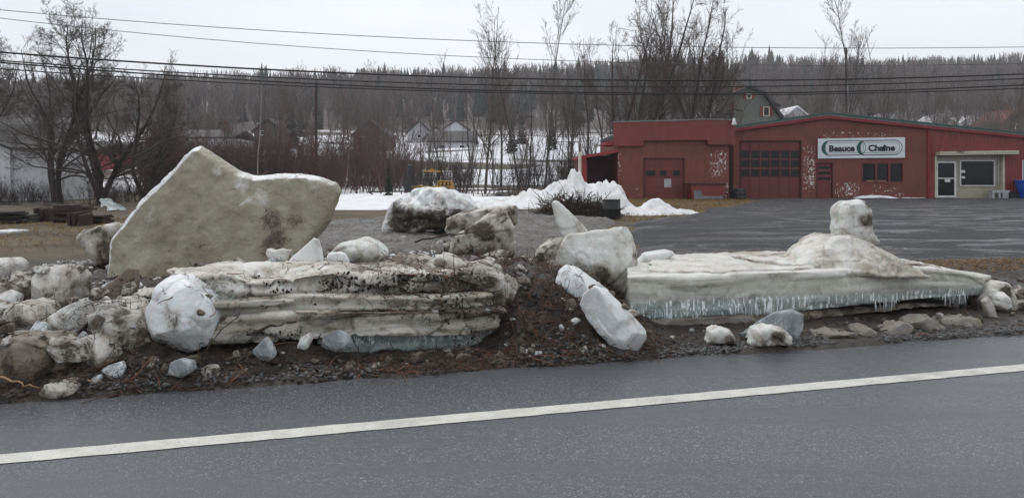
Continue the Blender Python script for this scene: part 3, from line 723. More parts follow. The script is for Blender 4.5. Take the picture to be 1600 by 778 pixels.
block('ice_block', 'grey ice block low at the road side under the overhanging block', [(105, 590), (110, 540), (140, 522), (165, 535), (183, 560), (192, 590)], 5.5, .35, 'ice_dirty', inner=[(145, 555, -.1)], vox=.015, amp=.03, freq=3, facets=3, dirt=[(130, 575, 30, .4)])
block('ice_block', 'dark muddy ice lump at the left edge by the road', [(-40, 615), (-40, 535), (10, 530), (50, 527), (78, 536), (80, 565), (62, 600)], 5.35, .45, 'ice_mud', inner=[(30, 555, -.12)], vox=.016, amp=.04, freq=3)
block('ice_slab', 'thin pale-rimmed ice slab lying level at the left edge', [(-40, 460), (-10, 441), (15, 441), (38, 447), (52, 458), (50, 478), (20, 470), (-30, 468)], 7.3, .7, 'ice_dirty', bev=(3, .03), vox=.018, amp=.015, dirt=[(40, 470, 25, .6)], cat='ice slab')
block('ice_block', 'rounded white block cut by the left edge above the level slab', [(-30, 436), (-20, 405), (5, 404), (18, 413), (18, 428), (5, 438)], 9.0, .4, 'ice_white', vox=.025, amp=.03)
block('ice_block', 'grey brown ice block below the upright dirty white block', [(-10, 530), (2, 492), (20, 472), (50, 480), (62, 500), (58, 530)], 6.4, .4, 'ice_dirty', inner=[(30, 500, -.1)], vox=.018, amp=.03, facets=3, dirt=[(30, 520, 30, .4)])
block('ice_block', 'muddy upright lump between the dark lump and grey block', [(74, 590), (78, 545), (92, 528), (108, 545), (112, 590)], 5.45, .3, 'ice_mud', vox=.015, amp=.03)
block('ice_chunk', 'flat grey chunk on the gravel edge at far left', [(60, 618), (68, 601), (95, 598), (113, 603), (116, 614), (100, 622), (75, 624)], 5.12, .22, 'ice_dirty', vox=.011, amp=.012, freq=6, facets=4, cat='ice chunk')
block('ice_block', 'snowy rubble block at the foot of the huge slab\'s left edge', [(122, 372), (138, 358), (160, 352), (186, 347), (192, 370), (170, 410), (152, 418), (140, 395)], 11.3, .7, 'ice_dirty', vox=.03, amp=.07, freq=2.2)
# --- clear flakes in the mud
def chip(label, pts, d, mat='ice_glass', thick=.09): block('ice_flake', label, pts, d, thick, mat, bev=(2, .015), vox=.009, amp=.008, freq=7, facets=4, cat='ice flake')
chip('clear grey flake in the mud under the white faceted boulder', [(262, 585), (265, 567), (280, 561), (300, 566), (302, 580), (285, 590)], 5.35)
chip('clear pointed flake standing in the mud below the layered slab', [(393, 548), (403, 536), (415, 524), (424, 536), (432, 556), (420, 566), (402, 563)], 5.62)
chip('broad clear flake half buried before the layered slab', [(500, 545), (503, 524), (528, 515), (545, 523), (557, 545), (530, 552)], 5.9)
chip('small whitish flake between the two clear flakes', [(462, 545), (470, 528), (482, 521), (487, 532), (478, 547)], 5.75, 'ice_white')
# --- blocks behind and right of the heap
block('ice_block', 'big square ice block with dirty foot behind the two white blocks',
      [(866, 470), (870, 410), (880, 372), (890, 366), (920, 364), (950, 362), (982, 355), (992, 368), (998, 395), (994, 425), (978, 470)], 7.9, .55, 'ice_white',
      inner=[(900, 390, -.10), (950, 385, -.14), (980, 390, -.06), (930, 420, -.14)], bev=(5, .06), vox=.018, amp=.035, freq=3, facets=4, dirt=[(930, 455, 60, .5), (905, 420, 30, .3), (890, 380, 18, .25)])
block('ice_shard', 'leaning pointed ice shard behind the big square block', [(861, 318), (866, 312), (874, 315), (892, 333), (915, 355), (930, 378), (900, 380), (880, 376), (870, 350)], 8.6, .16, 'ice_white', bev=(3, .03), vox=.018, amp=.015, cat='ice shard')
block('ice_block', 'upper of two white blocks sliding towards the road', [(868, 440), (872, 425), (885, 414), (905, 418), (935, 440), (958, 458), (962, 478), (940, 495), (905, 492), (882, 475)], 6.9, .35, 'ice_clean', inner=[(895, 440, -.11), (925, 465, -.10), (910, 432, -.04)], bev=(6, .06), vox=.014, amp=.012, freq=4, facets=4, dirt=[(935, 450, 14, .3)])
block('ice_block', 'lower oblong white block tipped onto the road edge', [(905, 478), (912, 460), (930, 446), (948, 453), (985, 490), (1012, 520), (1016, 535), (1003, 557), (985, 561), (950, 537), (918, 503)], 6.3, .3, 'ice_clean', inner=[(925, 470, -.09), (960, 500, -.12), (995, 535, -.10), (940, 495, -.10)], bev=(7, .06), vox=.013, amp=.012, freq=4, facets=5, dirt=[(960, 478, 12, .3), (985, 500, 14, .28), (945, 530, 14, .35)])
block('ice_flake', 'pale flat flake lying on the left end of the long slab', [(993, 414), (1010, 397), (1050, 391), (1056, 398), (1036, 410), (1005, 420)], 8.3, .3, 'ice_clean', bev=(2, .02), vox=.016, amp=.01, cat='ice flake')
block('ice_boulder', 'snow-capped boulder with black underside in the middle distance',
      [(600, 362), (603, 345), (612, 322), (640, 300), (665, 293), (700, 298), (735, 310), (757, 326), (752, 345), (720, 352), (680, 362), (630, 368)], 18.0, 1.6, 'ice_clean', inner=[(640, 325, -.5), (690, 330, -.55), (720, 325, -.3), (650, 350, -.1), (700, 352, -.1)], bev=(6, .12), vox=.045, amp=.13, freq=1.3, rid=.6,
      dirt=[(630, 348, 40, .75), (665, 352, 40, .75), (705, 350, 40, .75), (740, 340, 26, .6), (690, 318, 40, .25), (665, 330, 30, .3)], cat='ice boulder')
block('ice_boulder', 'rough brownish boulder streaked with mud beside the layered slab',
      [(700, 410), (703, 390), (712, 372), (735, 350), (762, 335), (788, 328), (798, 345), (808, 380), (806, 405), (780, 425), (745, 430), (715, 420)], 9.8, .7, 'ice_dirty', inner=[(760, 355, -.15), (770, 390, -.22), (735, 385, -.16)], vox=.022, amp=.06, freq=2.6, rid=.7, facets=4, dirt=[(735, 405, 36, .5), (780, 415, 30, .4), (760, 360, 22, .2)], cat='ice boulder')
block('ice_slab', 'grey flat slab lying between the snow-capped and brownish boulders', [(695, 362), (698, 342), (715, 333), (745, 328), (780, 323), (808, 320), (811, 335), (808, 352), (770, 350), (725, 364), (705, 370)], 14, .8, 'ice_dirty', vox=.035, amp=.05, cat='ice slab')
block('ice_flake', 'yellowish broken flake at the layered slab\'s back edge', [(415, 397), (417, 388), (428, 392), (440, 388), (457, 391), (450, 408), (425, 412)], 7.4, .1, 'ice_white', bev=(2, .02), vox=.012, amp=.01, cat='ice flake')
block('ice_shard', 'triangular white shard standing on the layered slab', [(446, 415), (455, 402), (472, 387), (490, 371), (498, 374), (504, 392), (507, 415)], 7.2, .08, 'ice_clean', bev=(2, .02), vox=.012, amp=.008, cat='ice shard')
block('ice_flake', 'snow white flake right of the triangular shard', [(504, 412), (513, 395), (530, 393), (540, 397), (547, 412)], 7.12, .1, 'ice_clean', bev=(2, .02), vox=.012, amp=.008, cat='ice flake')
block('ice_boulder', 'smooth rounded pale boulder on top of the layered slab', [(508, 402), (518, 388), (532, 378), (560, 375), (588, 384), (602, 400), (595, 415), (530, 415)], 7.7, .5, 'ice_white', inner=[(555, 390, -.12)], vox=.018, amp=.025, cat='ice boulder')
block('ice_boulder', 'elongated pale boulder at the layered slab\'s right shoulder', [(675, 410), (682, 397), (695, 398), (725, 412), (760, 428), (765, 440), (720, 436), (690, 425)], 7.4, .35, 'ice_dirty', vox=.016, amp=.02, cat='ice boulder')
block('ice_block', 'hollowed muddy ice block right of the brownish boulder', [(820, 425), (830, 405), (845, 385), (860, 375), (880, 372), (885, 400), (872, 425)], 8.8, .4, 'ice_dirty', vox=.02, amp=.04, dirt=[(840, 410, 25, .5)])
# --- right side
chip('clear leaning triangular plate before the long slab', [(1150, 528), (1180, 505), (1210, 487), (1238, 482), (1256, 491), (1257, 508), (1248, 535), (1200, 540)], 6.75, thick=.07)
block('ice_chunk', 'crumbled white chunk in front of the clear leaning plate', [(1172, 536), (1178, 516), (1198, 507), (1220, 512), (1238, 527), (1234, 541), (1185, 543)], 6.55, .2, 'ice_white', vox=.011, amp=.035, freq=6, rid=.7, cat='ice chunk', dirt=[(1215, 527, 18, .5)])
block('ice_chunk', 'greyish chunk left of the clear leaning plate', [(1104, 536), (1108, 517), (1122, 511), (1138, 515), (1152, 530), (1148, 540)], 6.6, .18, 'ice_white', vox=.011, amp=.03, freq=6, cat='ice chunk', dirt=[(1140, 532, 15, .5)])
for lab, pts, d in [('round grey stone of ice before the dark gap', [(1344, 528), (1347, 516), (1358, 513), (1370, 517), (1372, 529), (1358, 533)], 6.95),
                    ('lumpy row of grey ice under the slab\'s dark gap', [(1270, 536), (1278, 524), (1300, 518), (1318, 521), (1342, 522), (1345, 533), (1310, 540)], 6.85),
                    ('wedge-shaped grey lump right of the round stone', [(1370, 532), (1385, 518), (1412, 505), (1428, 510), (1432, 532), (1400, 536)], 7.05),
                    ('squarish dirty block below the slab\'s right end', [(1422, 530), (1426, 505), (1445, 496), (1470, 500), (1480, 512), (1478, 533), (1450, 535)], 7.2),
                    ('long dirty block below the slab\'s right tip', [(1474, 530), (1478, 502), (1505, 498), (1535, 497), (1545, 512), (1540, 530)], 7.35)]:
    block('ice_block', lab, pts, d, .3, 'ice_grey', vox=.014, amp=.035, freq=5, facets=3)
block('ice_shard', 'thin upright sliver at the right end of the long slab', [(1538, 470), (1545, 462), (1556, 480), (1563, 503), (1556, 508), (1545, 495)], 7.7, .1, 'ice_dirty', bev=(2, .015), vox=.013, amp=.01, cat='ice shard')
block('ice_block', 'hollow brown block with a pale lump at the right edge', [(1535, 470), (1545, 448), (1562, 441), (1578, 442), (1588, 458), (1592, 485), (1580, 500), (1550, 498)], 8.1, .4, 'ice_dirty', vox=.018, amp=.035, dirt=[(1570, 455, 16, .5)])
block('ice_chunk', 'whitish lump lodged in the hollow brown block', [(1552, 478), (1556, 462), (1568, 457), (1578, 466), (1582, 482), (1565, 488)], 7.95, .2, 'ice_white', vox=.012, amp=.02, cat='ice chunk')

# --- layered slabs
def layer(name, parent, plan, z0, z1, mat, seed, vox=.02, edge=.05, ef=1.6, amp=.02, freq=4, strata=.02, sf=20, sag=None, dirtband=None, dirtn=0.0, brk=.03):
    """plan in (along, away) road-edge coordinates"""
    P = [from_sq(s, q) for s, q in plan]; n = len(P)
    V = [(x, y, z0) for x, y in P] + [(x, y, z1) for x, y in P]
    Fs = [tuple(range(n)), tuple(range(n, 2 * n))] + [(i, (i + 1) % n, (i + 1) % n + n, i + n) for i in range(n)]
    me, A, N = remesh(V, Fs, vox); A = relax(me, A, 2)
    s, q = sq(A[:, 0], A[:, 1]); side = 1 - np.abs(N[:, 2])
    p1 = np.stack([A[:, 0] * ef, A[:, 1] * ef, A[:, 2] * .6], 1)
    A2 = A + N * (side * edge * fbm(p1, seed, 4))[:, None] * np.array([1, 1, .2])
    A2 = A2 + N * (side * strata * np.tanh(3.5 * vnoise(np.stack([A[:, 0] * .5, A[:, 1] * .5, A[:, 2] * sf + 1.2 * fbm(A * 1.1, seed + 2, 2)], 1), seed + 5)))[:, None]
    cv, ce = cells3(A * np.array([3.4, 3.4, 5.0]) + .3 * np.stack([vnoise(A * 4, seed + k) for k in (1, 2, 3)], 1), seed + 30)
    A2 = A2 + N * (side * brk * cv)[:, None] * np.array([1, 1, .3]) - N * (.35 * brk * (1 - sstep(0, .08, ce)))[:, None]
    A2 = A2 + N * (amp * (.5 * fbm(A * freq, seed + 9, 5, .6) + .5 * (ridged(A * freq * .7, seed + 12, 4) - .3)))[:, None]
    if sag is not None:
        ds = sag(s, q); k = np.clip((A[:, 2] - z0) / (z1 - z0), 0, 1)
        A2[:, 2] += ds[0] * (1 - k) + ds[1] * k
    dv = np.zeros(len(A)) + dirtn + .15 * (1 - sstep(.01, .06, ce)) * (brk > 0)
    if dirtband is not None: dv = dv + dirtband(s, q, A2[:, 2])
    attr(me, 'dirt', dv); attr(me, 'rind', np.zeros(len(A)))
    return finish(me, A2, name, mat, parent=parent)

block('ice_shoulder', 'ragged sloping dirty shoulder at the right end of the layered slab',
      [(690, 440), (715, 424), (750, 420), (790, 436), (842, 466), (836, 488), (812, 512), (796, 548), (740, 556), (700, 505)], 6.62, .7, 'ice_dirty', inner=[(745, 450, -.05), (790, 470, -.10), (765, 510, -.12), (725, 480, -.04)], lean=.25, vox=.017, amp=.06, freq=3.2, rid=.7, strata=.03, facets=2, dirt=[(800, 500, 40, .5), (730, 455, 22, .35), (765, 440, 20, .2)], cat='ice shoulder')
# middle slab, four frozen layers
cx, cy = from_sq(-1.5, .9)
mid = thing('layered_ice_slab', 'long layered dirty ice slab buried in mud in the middle of the bank', 'ice slab', (cx, cy, 0))
tail = lambda s, q: (-.03 * sstep(-.6, .3, s) + .012 * np.sin(s * 4), -.05 * sstep(-.6, .3, s) + .02 * np.sin(s * 3))
layer('clear_base', mid, [(-1.45, .62), (-.9, .58), (-.3, .60), (.05, .72), (.1, 1.6), (-1.4, 1.6)], -.02, .25, 'ice_candled', 101, vox=.016, edge=.03, amp=.03, freq=7, strata=.015)
layer('ice_layer', mid, [(-2.85, .62), (-2.5, .56), (-2.0, .60), (-1.4, .50), (-.8, .48), (-.25, .50), (.05, .62), (.15, 1.0), (.1, 1.9), (-2.7, 1.9)], .20, .405, 'ice_slab', 102, brk=.055, edge=.09, amp=.022, strata=.012, sag=tail,
      dirtband=lambda s, q, z: .35 * sstep(-1.9, -1.2, s) * sstep(.32, .40, z) + .3 * sstep(-.6, .0, s))
layer('grey_layer', mid, [(-2.65, .70), (-2.2, .66), (-1.5, .63), (-.9, .57), (-.4, .57), (0, .72), (.15, 1.1), (.1, 1.9), (-2.5, 1.9)], .385, .515, 'ice_slab', 103, vox=.018, edge=.07, amp=.015, strata=.012, sag=tail)
layer('ice_ledge', mid, [(-2.62, .62), (-2.2, .56), (-1.62, .60), (-1.66, 1.9), (-2.5, 1.9)], .465, .515, 'ice_slab', 108, vox=.016, edge=.05, amp=.012, strata=.008)
layer('snow_crust', mid, [(-2.62, .92), (-2.4, .76), (-2.0, .72), (-1.4, .76), (-.9, .70), (-.5, .72), (-.15, .80), (.18, 1.05), (.15, 2.0), (-.8, 2.1), (-2.3, 2.0)], .50, .66, 'ice_crust', 104, brk=.075, edge=.14, ef=2.4, amp=.055, freq=3.5, strata=.03, sag=lambda s, q: (-.05 * sstep(-.5, .25, s), -.14 * sstep(-.5, .25, s) + .06 * vnoise(np.stack([s * 2.2, q * 2, s * 0], 1), 3)),
      dirtband=lambda s, q, z: .12 + .18 * sstep(-1.6, -.7, s) + .2 * sstep(-.3, .2, s))

# right slab
cx, cy = from_sq(3.2, 1.2)
rs = thing('long_ice_slab', 'long pale ice slab with blue-grey needle ice band along its side', 'ice slab', (cx, cy, 0))
drop = lambda s, q: (.07 * sstep(2.6, 4.6, s), -.19 * sstep(4.5, 5.75, s) * (1 - .15 * q))
drop2 = lambda s, q: (-.19 * sstep(4.5, 5.75, s) * (1 - .15 * q), -.20 * sstep(4.5, 5.75, s) * (1 - .15 * q))
layer('dirty_base', rs, [(1.38, .92), (2.2, .86), (3.2, .90), (4.3, .95), (5.0, 1.05), (5.25, 1.2), (5.2, 2.2), (2.0, 2.3)], .03, .15, 'ice_grey', 111, edge=.05, amp=.025, freq=4, strata=.012, sag=drop)
layer('ice_body', rs, [(1.36, .95), (2.0, .90), (3.0, .88), (4.0, .88), (4.8, .92), (5.4, .98), (5.72, 1.15), (5.6, 2.3), (3.2, 2.6), (2.15, 2.5), (1.65, 1.7)], .135, .545, 'ice_candled', 112, vox=.019, brk=.010, edge=.04, ef=1.6, amp=.02, freq=5, strata=.008, sf=14, sag=drop)
layer('snow_crust', rs, [(1.72, 1.25), (1.95, 1.02), (2.3, .96), (2.7, 1.04), (3.1, .97), (3.6, 1.02), (4.1, .96), (4.6, 1.02), (5.0, 1.12), (5.2, 1.4), (4.9, 2.3), (3.2, 2.5), (2.25, 2.4)], .525, .570, 'ice_crust', 113, vox=.014, edge=.11, ef=4.0, amp=.03, freq=6, strata=.008, brk=.03, sag=drop2, dirtn=-.14)
for k, (s0, s1, q0, z0, z1, ed) in enumerate([(2.95, 4.9, 1.04, .55, .595, .18)]):
    sm = (s0 + s1) / 2
    layer('crust_step', rs, [(s0, q0 + .35), (s0 + .25, q0 + .08), (sm, q0), (s1 - .2, q0 + .1), (s1, q0 + .4), (s1 - .1, q0 + .9), (sm, q0 + 1.0), (s0 + .1, q0 + .9)], z0, z1, 'ice_crust', 114 + k * 7, vox=.015, edge=ed, ef=3.6, amp=.06, freq=4, strata=.02, brk=.05, sag=lambda s, q: (-.06 * sstep(4.3, 4.9, s), -.06 * sstep(4.3, 4.9, s)), dirtn=-.06)
block('ice_mound', 'sloping white ice mound under the knob on the long slab',
      [(1225, 434), (1256, 413), (1280, 397), (1304, 386), (1326, 374), (1366, 374), (1386, 386), (1408, 402), (1432, 418), (1455, 434)], 7.72, .75, 'ice_crust', inner=[(1300, 405, -.10), (1345, 392, -.08), (1390, 410, -.10), (1340, 415, -.14)], bev=(3, .05), lean=.9, vox=.014, amp=.035, freq=5, strata=.05, cell=4, brk=.4, cat='ice mound')
block('ice_block', 'white ice knob with a dark notch perched on the long slab',
      [(1314, 345), (1312, 332), (1316, 321), (1326, 314), (1342, 312), (1356, 318), (1364, 328), (1364, 345), (1367, 362), (1375, 380), (1345, 384), (1318, 380), (1312, 360)], 8.2, .34, 'ice_white', inner=[(1335, 330, -.08), (1345, 355, -.08), (1330, 360, -.06)], vox=.013, amp=.025, freq=4, dirt=[(1354, 344, 18, .6), (1358, 320, 12, .5)], cat='ice block')

SOLIDS.append((DV, DF))
allV = np.concatenate([v for v, f in SOLIDS]); off = np.cumsum([0] + [len(v) for v, f in SOLIDS])[:-1]
allF = np.concatenate([f + o for (v, f), o in zip(SOLIDS, off)])
BVH = BVHTree.FromPolygons(allV.tolist(), allF.tolist())
def drop_on(x, y):
    h = BVH.ray_cast(Vector((x, y, 3)), Vector((0, 0, -1)))
    return (h[0].z, np.array(h[1])) if h[0] is not None else (float(ground_z(x, y)[0]), np.array([0, 0, 1.0]))

# --- loose chunks of ice in the debris (each its own object)
def ico(sub):
    import bmesh
    bm = bmesh.new(); bmesh.ops.create_icosphere(bm, subdivisions=sub, radius=1.0)
    V = np.array([v.co for v in bm.verts]); Fc = np.array([[v.index for v in f.verts] for f in bm.faces]); bm.free(); return V, Fc
IV, IF = ico(3)
chunk_me = []
for k in range(9):
    r = np.random.default_rng(500 + k)
    V = IV * r.uniform(.6, 1.15, 3) * np.array([1, 1, .75]); V = facet(V, 13, 600 + k, .45, .80)
    V = V + nrm(IV) * (.06 * ridged(IV * 2.3, 700 + k, 4))[:, None]
    me = mesh_np('ice_chunk', V, IF, True); attr(me, 'dirt', np.zeros(len(V)) + (0.12 if k % 3 else -.05)); attr(me, 'rind', np.zeros(len(V)))
    me.materials.append(M[['ice_white', 'ice_dirty', 'ice_dirty', 'ice_mud', 'ice_dirty', 'ice_white', 'ice_mud', 'ice_dirty', 'ice_glass'][k]]); chunk_me.append(me)
r = np.random.default_rng(77); placed = 0
WHERE = [('pale ice chunk among the litter before the layered slab', (-4.5, 1.0, .12, .7), (.025, .07), 45),
         ('lump of broken ice on the muddy heap behind the slabs', (-3.0, 1.8, 2.0, 9.0), (.05, .17), 110),
         ('grey ice lump in the slush at the left of the bank', (-7.0, -3.2, .8, 7), (.05, .17), 60),
         ('small ice crumb at the foot of the long slab', (1.3, 5.8, .25, .85), (.02, .05), 35),
         ('muddy ice boulder half sunk in the heap behind the slabs', (-1.6, 1.7, 1.9, 4.6), (.10, .26), 38),
         ('muddy ice boulder in the rubble at the far left', (-6.5, -2.9, .2, 2.8), (.08, .24), 52),
         ('clod of frozen mud along the front of the bank', (-5.0, 1.2, .15, .6), (.04, .11), 45),
         ('muddy rubble lump on the slush behind the slabs', (-3.5, 2.2, 4.5, 11.0), (.08, .26), 55),
         ('ice lump between the heap and the two white blocks', (.0, 1.4, .3, 2.6), (.03, .12), 45)]
for lab, (s0, s1, q0, q1), (r0, r1), cnt in WHERE:
    for k in range(cnt):
        x, y = from_sq(r.uniform(s0, s1), r.uniform(q0, q1)); z, nn = drop_on(x, y)
        if nn[2] < .35 or z > .62: continue
        rad = r0 + (r1 - r0) * r.random() ** 2.2; v_ = int(r.integers(9))
        if lab.startswith('muddy'): v_ = (1, 2, 4, 7, 3)[v_ % 5]
        if lab.startswith('clod'): v_ = (3, 6, 3, 6, 4)[v_ % 5]
        o = bpy.data.objects.new('muddy_boulder' if lab.startswith('muddy') else 'mud_clod' if lab.startswith('clod') else 'ice_chunk', chunk_me[v_]); COL.objects.link(o)
        o.location = (x, y, z + rad * .15); o.scale = (rad * r.uniform(.8, 1.5), rad, rad * r.uniform(.6, 1.0)); o.rotation_euler = (r.uniform(-.4, .4), r.uniform(-.4, .4), r.uniform(0, 6.28))
        tag(o, lab, 'boulder' if lab.startswith('muddy') else 'mud clod' if lab.startswith('clod') else 'ice chunk', lab + ' (all alike)')

# --- thin angular plates of broken ice
plate_me = []
for k in range(8):
    q_ = np.random.default_rng(800 + k); n = int(q_.integers(5, 8)); a = np.sort(q_.uniform(0, 6.283, n)) ; a = np.linspace(0, 6.283, n, endpoint=False) + q_.normal(size=n) * .25; rr_ = q_.uniform(.6, 1.1, n); th_ = q_.uniform(.10, .22)
    P_ = np.stack([rr_ * np.cos(a), .75 * rr_ * np.sin(a)], 1); top = np.concatenate([P_ * .93, np.full((n, 1), th_)], 1) + np.concatenate([np.zeros((n, 2)), .05 * q_.normal(size=(n, 1))], 1); mid_ = np.concatenate([P_, np.full((n, 1), th_ * .6)], 1); bot = np.concatenate([P_ * .9, np.full((n, 1), -th_)], 1)
    V = np.concatenate([top, mid_, bot, [[0, 0, th_ * 1.15]], [[0, 0, -th_]]]); i_ = np.arange(n); j_ = (i_ + 1) % n
    me = mesh_np('ice_plate', V, [np.stack([i_, i_ + n, j_ + n, j_], 1), np.stack([i_ + n, i_ + 2 * n, j_ + 2 * n, j_ + n], 1), np.stack([j_, np.full(n, 3 * n), i_], 1), np.stack([i_ + 2 * n, np.full(n, 3 * n + 1), j_ + 2 * n], 1)])
    import bmesh
    bm = bmesh.new(); bm.from_mesh(me); bmesh.ops.recalc_face_normals(bm, faces=bm.faces); bm.to_mesh(me); bm.free()
    attr(me, 'dirt', np.zeros(len(V)) + .1); attr(me, 'rind', np.zeros(len(V))); me.materials.append(M[['ice_white', 'ice_dirty', 'ice_glass', 'ice_dirty', 'ice_clean', 'ice_mud', 'ice_white', 'ice_dirty'][k]]); plate_me.append(me)
r = np.random.default_rng(78)
for lab, (s0, s1, q0, q1), (r0, r1), cnt in [('tilted angular ice plate stuck in the mud at the left', (-5.4, -2.7, .15, 3.2), (.08, .24), 34), ('angular ice plate on the heap behind the layered slab', (-2.6, 1.4, 2.0, 5.0), (.08, .26), 34), ('small angular plate in the litter along the road edge', (-4.6, 1.2, .12, .55), (.04, .10), 26), ('broken plate at the right end of the long slab', (5.3, 7.0, .7, 2.6), (.06, .2), 14)]:
    for k in range(cnt):
        x, y = from_sq(r.uniform(s0, s1), r.uniform(q0, q1)); z, nn = drop_on(x, y)
        if nn[2] < .3 or z > .6: continue
        rad = r0 + (r1 - r0) * r.random() ** 1.6
        o = bpy.data.objects.new('ice_plate', plate_me[int(r.integers(8))]); COL.objects.link(o); o.location = (x, y, z + rad * .22); o.scale = (rad,) * 3; o.rotation_euler = (r.uniform(.1, 1.2), r.uniform(-.5, .5), r.uniform(-1.2, 1.2))
        tag(o, lab, 'ice plate', lab + ' (all alike)')

# --- soil clods, gravel, roots and straw (uncountable litter)
def scatter(n, fn, seed):
    r = np.random.default_rng(seed); P = np.empty((n, 3)); N = np.empty((n, 3))
    for k in range(n):
        s, q = fn(r); x, y = from_sq(s, q); z, nn = drop_on(x, y); P[k] = (x, y, z); N[k] = nn
    return P, N, r
CV, CF = ico(1)
def rocks(name, n, fn, seed, r0, r1, mat, label, pw=3.0, flat=.6, keepz=9):
    P, N, r = scatter(n, fn, seed); P[:, 2] = np.where(P[:, 2] > heap_z(P[:, 0], P[:, 1]) + .03, -1, P[:, 2]); N = N[P[:, 2] > -.5]; P = P[P[:, 2] > -.5]; ok = (N[:, 2] > .3) & (P[:, 2] < keepz) & (fbm(P * 1.6, seed, 3) > -.25); P = P[ok]; n = len(P)
    rad = r0 + (r1 - r0) * r.random(n) ** pw
    V0 = CV * (1 + .25 * r.normal(size=(len(CV), 1)))
    V, Fc = instance(V0, CF, P, rad[:, None] * np.stack([r.uniform(.7, 1.5, n), r.uniform(.7, 1.3, n), r.uniform(flat * .7, flat * 1.4, n)], 1), r.uniform(0, 6.28, n), r.uniform(-.6, .6, n))
    tag(link(name, mesh_np(name, V, Fc), M[mat]), label, 'debris', kind='stuff')
def f_heap(r):
    u = r.random()
    if u < .45: return r.uniform(-8, 1.4), abs(r.normal(.25, .45)) + .02
    if u < .8: return r.uniform(-7, 1.6), r.uniform(.3, 6.5)
    return r.uniform(1.2, 8.5), r.uniform(.15, 4.5)
def f_edge(r): return r.uniform(-9, 9), .06 + abs(r.normal(0, .13))
rocks('soil_clods', 16000, f_heap, 21, .004, .036, 'clod', 'dark soil clods spread over the mud bank', keepz=.72)
rocks('road_edge_gravel', 6500, f_edge, 22, .006, .024, 'gravel', 'dark gravel along the edge of the asphalt', pw=1.5)
rocks('slush_crumbs', 2600, lambda r: (r.uniform(-8, 1.5), r.uniform(1.8, 8)), 23, .012, .07, 'snow_dirty', 'dirty slush crumbs behind the ice blocks', pw=3, keepz=.5)
rocks('road_grit', 500, lambda r: (r.uniform(-7, 8), -abs(r.normal(0, .8))), 24, .003, .011, 'gravel', 'loose grit lying on the road shoulder', pw=2)
def sticks(name, n, fn, seed, l0, l1, r0, r1, mat, label, curl=.5, lift=.6, pw=1.6, thr=-.3, m=4):
    P, N, r = scatter(n, fn, seed); on_ice = P[:, 2] > heap_z(P[:, 0], P[:, 1]) + .04; ok = (fbm(P * 1.3, seed + 1, 3) > thr) & (~on_ice | ((r.random(n) < .5) & (sq(P[:, 0], P[:, 1])[0] < .3) & (fbm(P * 2, seed + 4, 3) > .0))); P, N = P[ok], N[ok]; n = len(P)
    D = nrm(r.normal(size=(n, 3)) * np.array([1, 1, .25]) ); D = nrm(D - N * np.sum(D * N, 1, keepdims=True) + N * (lift * r.random((n, 1)) ** 2.5))
    Ln = l0 + (l1 - l0) * r.random(n) ** pw; pts = [P + N * .006]; d = D
    for k in range(m - 1):
        d = nrm(d + curl * r.normal(size=(n, 3)) * .5 - N * .12); pts.append(pts[-1] + d * (Ln / (m - 1))[:, None])
    PP = np.stack(pts, 1); rad = (r0 + (r1 - r0) * r.random(n) ** 2)[:, None] * np.linspace(1, .5, m)[None]
    V, Fc = tubes(PP, rad, 3); tag(link(name, mesh_np(name, V, Fc), M[mat]), label, 'debris', kind='stuff')
sticks('root_litter', 17000, f_heap, 31, .03, .20, .0014, .0045, 'root', 'tangle of dark roots and twigs over the mud', thr=-.2, curl=.9)
sticks('reddish_litter', 4600, f_heap, 33, .03, .18, .0015, .0050, 'straw_red', 'reddish brown roots and bark shreds in the mud', thr=-.05)
f_mid = lambda r: (r.uniform(-.5, 1.5), r.uniform(.05, 3.6))
f_left = lambda r: (r.uniform(-5.6, -2.6), r.uniform(.05, 2.6))
sticks('left_roots', 3600, f_left, 38, .04, .24, .0016, .005, 'root', 'dark roots and twigs among the left blocks', thr=-.3, curl=.8)
sticks('heap_roots', 5200, f_mid, 36, .04, .24, .0016, .0055, 'root', 'matted dark roots on the heap between the slabs', thr=-.3, curl=.8)
sticks('heap_straw', 2200, f_mid, 37, .04, .24, .0016, .005, 'straw_red', 'rust-brown stalks on the heap between the slabs', thr=-.2, curl=.5)
sticks('bark_strips', 2600, f_heap, 35, .05, .30, .003, .008, 'straw_red', 'brown bark strips and thick roots on the mud', thr=-.05, curl=.5, lift=.3)
sticks('straw_litter', 1500, f_heap, 32, .03, .18, .0014, .0040, 'straw', 'pale straw stems scattered over the debris', curl=.25, thr=.0)
# mud and roots plastered on the slab faces
def hit_front(s, z):
    x, y = from_sq(s, -.6); h = BVH.ray_cast(Vector((x, y, z)), Vector((-ES, EC, -.12)).normalized())
    return h[0], h[1]
def plaster(n, s0, s1, z0, z1, seed, thr):
    r = np.random.default_rng(seed); P = []; N = []
    for k in range(n):
        p, nn = hit_front(r.uniform(s0, s1), r.uniform(z0, z1))
        if p is None: continue
        P.append(p); N.append(nn)
    P, N = np.array(P), np.array(N); ok = (fbm(P * np.array([2.2, 2.2, 5]), seed, 4) > thr) & (P[:, 2] > heap_z(P[:, 0], P[:, 1]) + .02) & (sq(P[:, 0], P[:, 1])[1] > .46); return P[ok], N[ok], r
P, N, r = plaster(9000, -3.4, 1.2, .12, .85, 71, .33); n = len(P)
V, Fc = instance(CV * (1 + .25 * r.normal(size=(len(CV), 1))), CF, P, (.003 + .011 * r.random(n) ** 3)[:, None] * r.uniform(.7, 1.4, (n, 3)), r.uniform(0, 6.28, n), r.uniform(-1, 1, n))
tag(link('plastered_mud', mesh_np('plastered_mud', V, Fc), M['clod']), 'mud crumbs stuck to the face of the layered slab', 'debris', kind='stuff')
P, N, r = plaster(4200, -3.4, 1.3, .12, .85, 72, .15); n = len(P)
